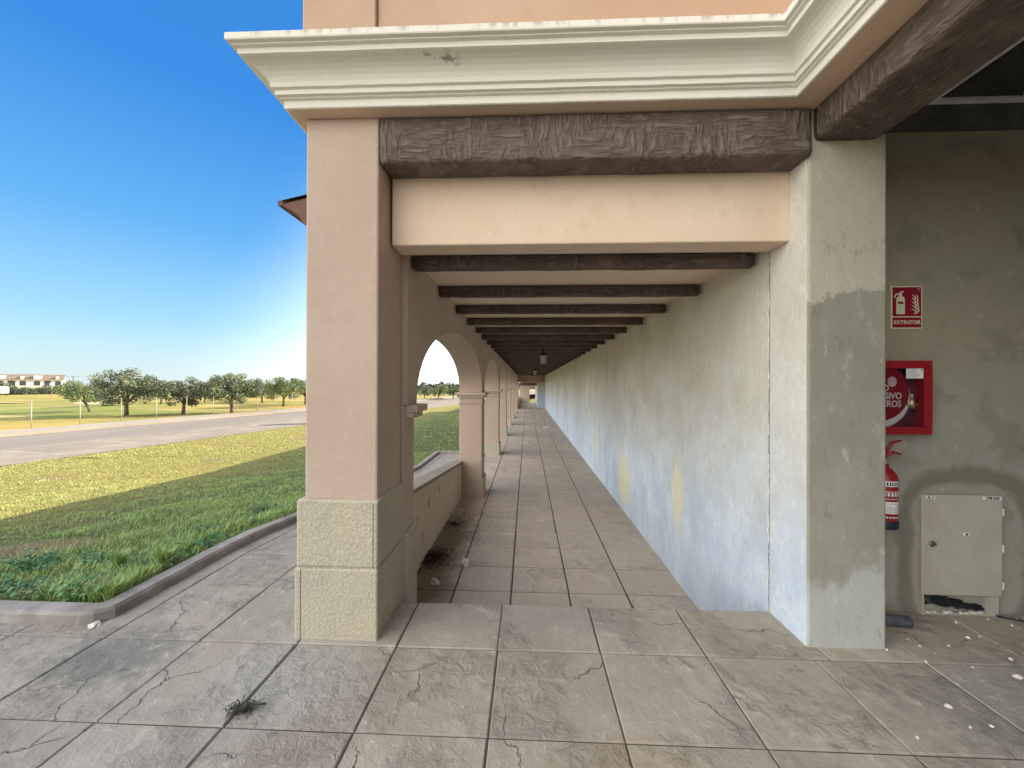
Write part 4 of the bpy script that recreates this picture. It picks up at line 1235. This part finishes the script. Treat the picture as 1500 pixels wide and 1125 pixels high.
def place_px(px, py, zoff=0.0, far=None):
    """ground point under a picture point, found on the sloping golf course"""
    u = (px-750)/560; v = (py-564)/560
    t_ = 2.4/v
    for _ in range(25):
        x, y = (-math.sin(th)+u*math.cos(th))*t_, (math.cos(th)+u*math.sin(th))*t_
        t_ = .5*t_ + .5*(1.55-ground_at(x, y))/v
    return x, y
TG = 'trees on the golf course beyond the fence'
def put(o, px, py, sc_, lb, rot=0):
    x, y = place_px(px, py)
    o.location = (x, y, ground_at(x, y)); o.scale = (sc_,)*3; o.rotation_euler = (0,0,rot); tag(o, lb, 'tree', TG)
def tfit(px, py, toppx, H):
    """scale so that a tree of height H reaches the picture height toppx"""
    x, y = place_px(px, py); d = y*math.cos(th)-x*math.sin(th)
    return (py-toppx)*d/560/H
put(tA, 133, 606, tfit(133,606,558,2.9), 'leaning tree with bright green crown, nearest to the white houses')
put(tB, 185, 611, tfit(185,611,545,3.6), 'round olive tree with forked trunk right of the leaning tree')
put(tC, 268, 609, tfit(268,609,553,3.2), 'narrow olive tree standing between the two widest olive trees')
put(tD, 340, 607, tfit(340,607,547,3.6), 'broad dark olive tree above the dark painted road shadow')
put(tE, 415, 597, tfit(415,597,551,3.4), 'loose pale olive tree just left of the front pillar')
def more(src, px, py, top, H, lb, rot):
    o = copy_tree(src); put(o, px, py, tfit(px, py, top, H), lb, rot)
more(tC, 236, 594, 559, 3.2, 'small tree half hidden behind the forked olive tree', 1.0)
more(tA, 385, 592, 556, 2.9, 'pale bushy tree behind the broad dark olive tree', 2.0)
more(tE, 448, 594, 553, 3.4, 'olive tree cut off by the front pillar edge', 2.2)
more(tC, 152, 597, 565, 3.2, 'low tree behind the leaning tree', 2.6)
more(tB, 300, 591, 563, 3.6, 'small far tree in the gap left of the broad dark olive tree', .7)
more(tB, 622, 585, 566, 3.6, 'far tree seen through the first arch at its left', 1.7)
more(tE, 642, 586, 563, 3.4, 'far tree seen in the middle of the first arch', .4)
more(tD, 664, 585, 565, 3.6, 'far tree seen through the first arch at its right', 2.9)
# far tree line
def far_hedge(name, x0, y0, x1, y1, n, h, label, ls=.5, seed=1):
    rng = random.Random(seed); b = MB()
    for k in range(n):
        t_ = rng.random(); x = x0+(x1-x0)*t_; y = y0+(y1-y0)*t_+rng.uniform(-3,3)
        hh = h*(.55+.5*noise.noise((t_*40, seed, 0))+.25*noise.noise((t_*110, seed, 3)))
        q = Vector((x, y, ground_at(x, y)+rng.uniform(0, max(.4, hh))))
        u = Vector((rng.gauss(0,1), rng.gauss(0,1), rng.gauss(0,.6))).normalized()*ls*rng.uniform(.5,1.1); v = u.cross(Vector((rng.gauss(0,1), rng.gauss(0,1), rng.gauss(0,1)))).normalized()*ls*.6
        b.add([q-u, q+v, q+u, q-v], [(0,1,2,3)])
    return tag(b.build(name, M['hedge']), label, 'treeline', kind='stuff')
far_hedge('treeline', -175, 126, -60, 215, 14000, 4.0, 'dark far treeline on the horizon beyond the golf course', .55, 4)
far_hedge('treeline', -60, 215, 40, 230, 9000, 5.5, 'dark far treeline seen through the arches', .6, 5)

# shrubs in front of the houses
rng = random.Random(8)
def shrub(seed, W, H, n=700):
    rg = random.Random(seed); b = MB()
    for k in range(n):
        d = Vector((rg.gauss(0,1), rg.gauss(0,1), rg.gauss(0,1))).normalized(); q = Vector((d.x*W*.5, d.y*W*.35, abs(d.z)*H))*rg.uniform(.55,1.05)
        u = Vector((rg.gauss(0,1), rg.gauss(0,1), rg.gauss(0,.6))).normalized()*.24*rg.uniform(.5,1.2); v = u.cross(Vector((rg.gauss(0,1), rg.gauss(0,1), rg.gauss(0,1)))).normalized()*.16
        b.add([q-u, q+v, q+u, q-v], [(0,1,2,3)])
    return b.build('shrub', M['hedge'])
sh = [shrub(1, 5.2, 2.6), shrub(2, 4.6, 2.1)]
SHL = ['dark round shrub at the left edge below the houses','low shrub below the second house','wide dark shrub below the middle of the houses','dark shrub below the third house','low shrub under the gable end house','tall loose shrub right of the gable end','shrub at the foot of the house row beside the lamp','small shrub between the gable end and the leaning tree']
for i, px in enumerate((6, 22, 38, 54, 68, 84, 98, 113)):
    o = sh[i] if i < 2 else sh[i % 2].copy()
    if i >= 2: col.objects.link(o)
    u = (px-750)/560; t_ = 112+rng.uniform(-4,4)
    x, y = (-math.sin(th)+u*math.cos(th))*t_, (math.cos(th)+u*math.sin(th))*t_
    o.location = (x, y, ground_at(x, y)-.2); o.scale = (1.0, 1, rng.uniform(.8,1.35)); tag(o, SHL[i], 'shrub', 'shrubs below the white houses')

# ------------------------------------------------------------------ houses
def townhouse():
    r = empty('townhouse', 'x', 'house', 'row of white townhouses')
    W, Dp, H = 7.2, 9.0, 5.2
    b = MB(); b.box(-W/2, W/2, 0, Dp, -1, H); wl = b.build('wall', M['white'], r)
    b = MB(); b.add([(-W/2-.05,-.5,H-.05),(W/2+.05,-.5,H-.05),(W/2+.05,4.4,H+1.7),(-W/2-.05,4.4,H+1.7),(-W/2-.05,Dp+.3,H),(W/2+.05,Dp+.3,H)], [(0,1,2,3),(3,2,5,4)])
    b.add([(-W/2,0,H),(-W/2,Dp,H),(-W/2,4.4,H+1.66)], [(0,1,2)]); b.add([(W/2,0,H),(W/2,Dp,H),(W/2,4.4,H+1.66)], [(0,1,2)])
    b.m[-1] = 1; b.m[-2] = 1
    rf_ = b.build('roof', [M['housetile'], M['white']], r)
    b = MB(); b.box(-2.9, -1.3, -.2, 2.5, H, H+1.25); b.build('chimney', M['white'], rf_)
    b = MB(); b.box(1.7, 2.3, -.15, 2.6, H, H+1.0); b.build('dormer', M['white'], rf_)
    b = MB(); b.box(-W/2+.3, W/2-.3, -1.6, -.02, -1, .2); b.box(-W/2+.3, W/2-.3, -1.6, -.02, 2.3, 2.9)
    for x in (-W/2+.5, -1.1, 1.1, W/2-.5): b.box(x-.22, x+.22, -1.55, -1.2, .2, 2.3)
    b.build('porch', M['yellowish'], r)
    for (x, w, z0_, z1_) in ((-2.2,1.3,3.2,4.7),(0,1.5,3.1,4.8),(2.2,1.3,3.2,4.7),(-1.9,1.6,.3,2.2),(1.6,2.0,.3,2.2)):
        b = MB(); b.box(x-w/2-.12, x+w/2+.12, -.06, -.012, z0_-.12, z1_+.12); f = b.build('window', M['yellowish'], r)
        b = MB(); n = 8
        b.prism([(x-w/2, z0_), (x+w/2, z0_), (x+w/2, z1_-.3)] + [(x+w/2*math.cos(math.pi*k/n), z1_-.3+.3*math.sin(math.pi*k/n)) for k in range(1, n)] + [(x-w/2, z1_-.3)], -.075, -.062)
        b.build('pane', M['glass_dark'], f)
    return r
H0 = townhouse()
HL = ['white townhouse with terracotta roof cut off by the left picture edge','second white townhouse from the left edge with arched windows','third white townhouse from the left, two from the gable end','fourth white townhouse from the left, beside the gable end house','white end house of the row with its bright gable facing the trees']
# the row runs across the view, turned a little toward the arcade
pA = Vector((-161, 112)); pB = Vector((-141.5, 121.5))
dirv = Vector((-(pA-pB).x, -(pA-pB).y)).normalized()
u = (92-750)/560; t_ = 128
E = Vector(((-math.sin(th)+u*math.cos(th))*t_, (math.cos(th)+u*math.sin(th))*t_))
rowdir = Vector((math.cos(R(50)), math.sin(R(50))))
for i in range(5):
    o = H0 if i == 0 else copy_tree(H0)
    c = E - rowdir*(7.25*(4-i)+3.2)
    o.location = (c.x, c.y, -2.45); o.rotation_euler = (0, 0, R(50)); o['label'] = HL[i]

# fence: posts and wire
fn = empty('wire_fence', 'chain link fence on slim pale posts along the far pavement', 'fence')
fs0 = -26.35; step = 1.9; OFF = 11.05
zf = ROADZ+.12; wires = MB()
pm = None
for k in range(80):
    p = P0 + D*(fs0+step*k) + Nn*OFF
    if pm is None:
        b = MB(); b.tube([(0,0,-.2),(0,0,1.42)], .021, 8); b.lathe([(.026,1.42),(.026,1.44),(.01,1.46)], 8)
        pm = b.build('post', M['galv'], fn); o = pm
    else:
        o = pm.copy(); col.objects.link(o)
    o.location = (p.x, p.y, zf)
a_ = P0 + D*fs0 + Nn*OFF; c_ = P0 + D*(fs0+step*79) + Nn*OFF
for h in (1.38, .75, .12): wires.tube([(a_.x,a_.y,zf+h),(c_.x,c_.y,zf+h)], .0025, 4)
wires.build('wire', M['galv'], fn)
# lamp column by the houses
lc = empty('street_lamp', 'white globe lamp post standing below the gable end house', 'lamp')
x, y = place_px(76, 584); d = math.hypot(x, y)
b = MB(); b.tube([(x,y,ground_at(x,y)-.2),(x,y,ground_at(x,y)+2.6)], .07, 8); b.build('post', M['galv'], lc)
b = MB(); b.lathe([(.05,2.55),(.28,2.7),(.36,2.95),(.28,3.2),(.05,3.3)], 14, (x,y,ground_at(x,y))); b.build('globe', M['plastic'], lc)
rebase(lc, (x, y, ground_at(x, y)))
# distant aerial mast
u = (107-750)/560; t_ = 150; x, y = (-math.sin(th)+u*math.cos(th))*t_, (math.cos(th)+u*math.sin(th))*t_
am = empty('roof_aerial', 'thin aerial mast rising right of the gable end house', 'aerial')
b = MB(); b.tube([(x,y,-1),(x,y,4.3)], .10, 6); b.build('mast', M['metal'], am)
b = MB(); b.tube([(x-1.5,y-1,4.2),(x+1.5,y+1,4.2)], .04, 6); b.build('crossbar', M['metal'], am)
rebase(am, (x, y, -1))
# white van roof at the left edge
def vehicle():
    r = empty('parked_van', 'white van parked at the left picture edge beyond the golf course', 'van')
    u = (-6-750)/560; t_ = 95; x, y = (-math.sin(th)+u*math.cos(th))*t_, (math.cos(th)+u*math.sin(th))*t_
    z = ground_at(x, y)
    b = MB(); b.box(x-2.4, x+2.4, y-.9, y+.9, z+.45, z+2.2, bev=.3, seg=4); b.build('body', M['plastic'], r)
    for sx in (-1.5, 1.5):
        for sy in (-.92, .92):
            b = MB(); b.lathe([(.34,-.1),(.36,0),(.34,.1)], 16, (x+sx, y+sy, z+.36), axis='y'); b.build('wheel', M['cable'], r)
    b = MB(); b.box(x+.9, x+2.2, y-.935, y-.905, z+1.35, z+1.9, bev=.01); b.build('window', M['glass_dark'], r)
    rebase(r, (x, y, z))
vehicle()

# ------------------------------------------------------------------ light, sky, camera
EL, AZ = 25.5, 35.0            # elevation; azimuth from +x toward +y
sv = Vector((math.cos(R(EL))*math.cos(R(AZ)), math.cos(R(EL))*math.sin(R(AZ)), math.sin(R(EL))))
sun = bpy.data.lights.new('sun', 'SUN'); sun.energy = 2.7; sun.angle = R(.5); sun.color = (1.0, .90, .72)
so = bpy.data.objects.new('sun', sun); col.objects.link(so); so.rotation_euler = sv.to_track_quat('Z', 'Y').to_euler(); so.location = (20, 20, 30)

w = bpy.data.worlds.new('World'); sc.world = w; w.use_nodes = True
nt = w.node_tree; nd = nt.nodes; lk = nt.links
bg = nd['Background']
sky = nd.new('ShaderNodeTexSky'); sky.sky_type = 'NISHITA'; sky.sun_disc = False
sky.sun_elevation = R(EL); sky.sun_rotation = R(90-AZ); sky.air_density = 1.0; sky.dust_density = 1.2; sky.ozone_density = 2.0
tc = nd.new('ShaderNodeTexCoord')
hs = nd.new('ShaderNodeHueSaturation'); hs.inputs['Saturation'].default_value = 1.35; hs.inputs['Value'].default_value = .75
lk.new(sky.outputs[0], hs.inputs['Color'])
# clear blue gradient, paler toward the horizon and toward the sun
sx = nd.new('ShaderNodeSeparateXYZ'); lk.new(tc.outputs['Generated'], sx.inputs[0])
cr = nd.new('ShaderNodeValToRGB'); lk.new(sx.outputs[2], cr.inputs[0])
stops = [(0.0, (.85,.97,1.0)), (.04, (.70,.93,1.02)), (.13, (.40,.78,1.05)), (.30, (.150,.50,1.0)), (.52, (.05,.30,.86)), (1.0, (.035,.22,.70))]
el = cr.color_ramp.elements
el[0].position, el[0].color = stops[0][0], (*stops[0][1], 1); el[1].position, el[1].color = stops[-1][0], (*stops[-1][1], 1)
for p_, c_ in stops[1:-1]:
    e_ = el.new(p_); e_.color = (*c_, 1)
sd = nd.new('ShaderNodeVectorMath'); sd.operation = 'DOT_PRODUCT'; lk.new(tc.outputs['Generated'], sd.inputs[0]); sd.inputs[1].default_value = (math.cos(R(AZ)), math.sin(R(AZ)), -.55)
sw = nd.new('ShaderNodeMapRange'); sw.interpolation_type = 'SMOOTHSTEP'; sw.inputs[1].default_value = -.22; sw.inputs[2].default_value = .45; lk.new(sd.outputs['Value'], sw.inputs[0])
gm = nd.new('ShaderNodeMix'); gm.data_type = 'RGBA'; lk.new(sw.outputs[0], gm.inputs[0]); lk.new(cr.outputs[0], gm.inputs[6]); gm.inputs[7].default_value = (2.2, 2.3, 2.4, 1)
gs = nd.new('ShaderNodeMix'); gs.data_type = 'RGBA'; gs.blend_type = 'MULTIPLY'; gs.inputs[0].default_value = 1; lk.new(gm.outputs[2], gs.inputs[6]); gs.inputs[7].default_value = (3.6, 3.6, 3.6, 1)
gx = nd.new('ShaderNodeMix'); gx.data_type = 'RGBA'; gx.inputs[0].default_value = .15; lk.new(gs.outputs[2], gx.inputs[6]); lk.new(hs.outputs[0], gx.inputs[7])
# unseen bright cloud patch added behind and left of the viewer to light the porch
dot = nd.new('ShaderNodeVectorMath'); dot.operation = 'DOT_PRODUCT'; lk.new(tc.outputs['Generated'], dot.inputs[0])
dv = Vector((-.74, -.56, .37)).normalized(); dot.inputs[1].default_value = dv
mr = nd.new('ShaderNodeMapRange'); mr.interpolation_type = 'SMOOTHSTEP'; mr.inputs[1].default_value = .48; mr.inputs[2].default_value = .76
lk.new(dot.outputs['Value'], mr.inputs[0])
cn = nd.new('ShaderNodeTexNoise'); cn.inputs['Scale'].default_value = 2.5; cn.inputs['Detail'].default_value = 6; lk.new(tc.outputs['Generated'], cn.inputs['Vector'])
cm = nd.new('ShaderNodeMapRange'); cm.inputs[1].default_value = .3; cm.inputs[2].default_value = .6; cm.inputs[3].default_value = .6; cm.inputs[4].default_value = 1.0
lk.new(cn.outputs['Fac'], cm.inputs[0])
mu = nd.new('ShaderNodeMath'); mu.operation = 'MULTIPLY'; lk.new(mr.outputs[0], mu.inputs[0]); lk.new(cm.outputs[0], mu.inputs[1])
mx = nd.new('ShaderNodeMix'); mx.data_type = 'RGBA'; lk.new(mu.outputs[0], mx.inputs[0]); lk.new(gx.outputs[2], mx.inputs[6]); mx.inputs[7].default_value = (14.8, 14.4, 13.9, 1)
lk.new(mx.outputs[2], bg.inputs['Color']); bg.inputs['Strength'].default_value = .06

cam = bpy.data.cameras.new('camera'); co = bpy.data.objects.new('camera', cam); col.objects.link(co)
cam.sensor_width = 36; cam.lens = 560/1500*36; cam.clip_end = 3000; cam.clip_start = .05
pitch, roll = R(.12), R(.2)
co.location = (0, 0, 1.55)
co.rotation_euler = (Matrix.Rotation(th, 4, 'Z') @ Matrix.Rotation(math.pi/2+pitch, 4, 'X') @ Matrix.Rotation(roll, 4, 'Z')).to_euler()
sc.camera = co
sc.view_settings.view_transform = 'Standard'; sc.view_settings.look = 'None'; sc.view_settings.gamma = 1
sc.view_settings.exposure = 2.2
sc.render.engine = 'CYCLES'
sc.cycles.max_bounces = 10; sc.cycles.diffuse_bounces = 8
sc.cycles.use_denoising = True
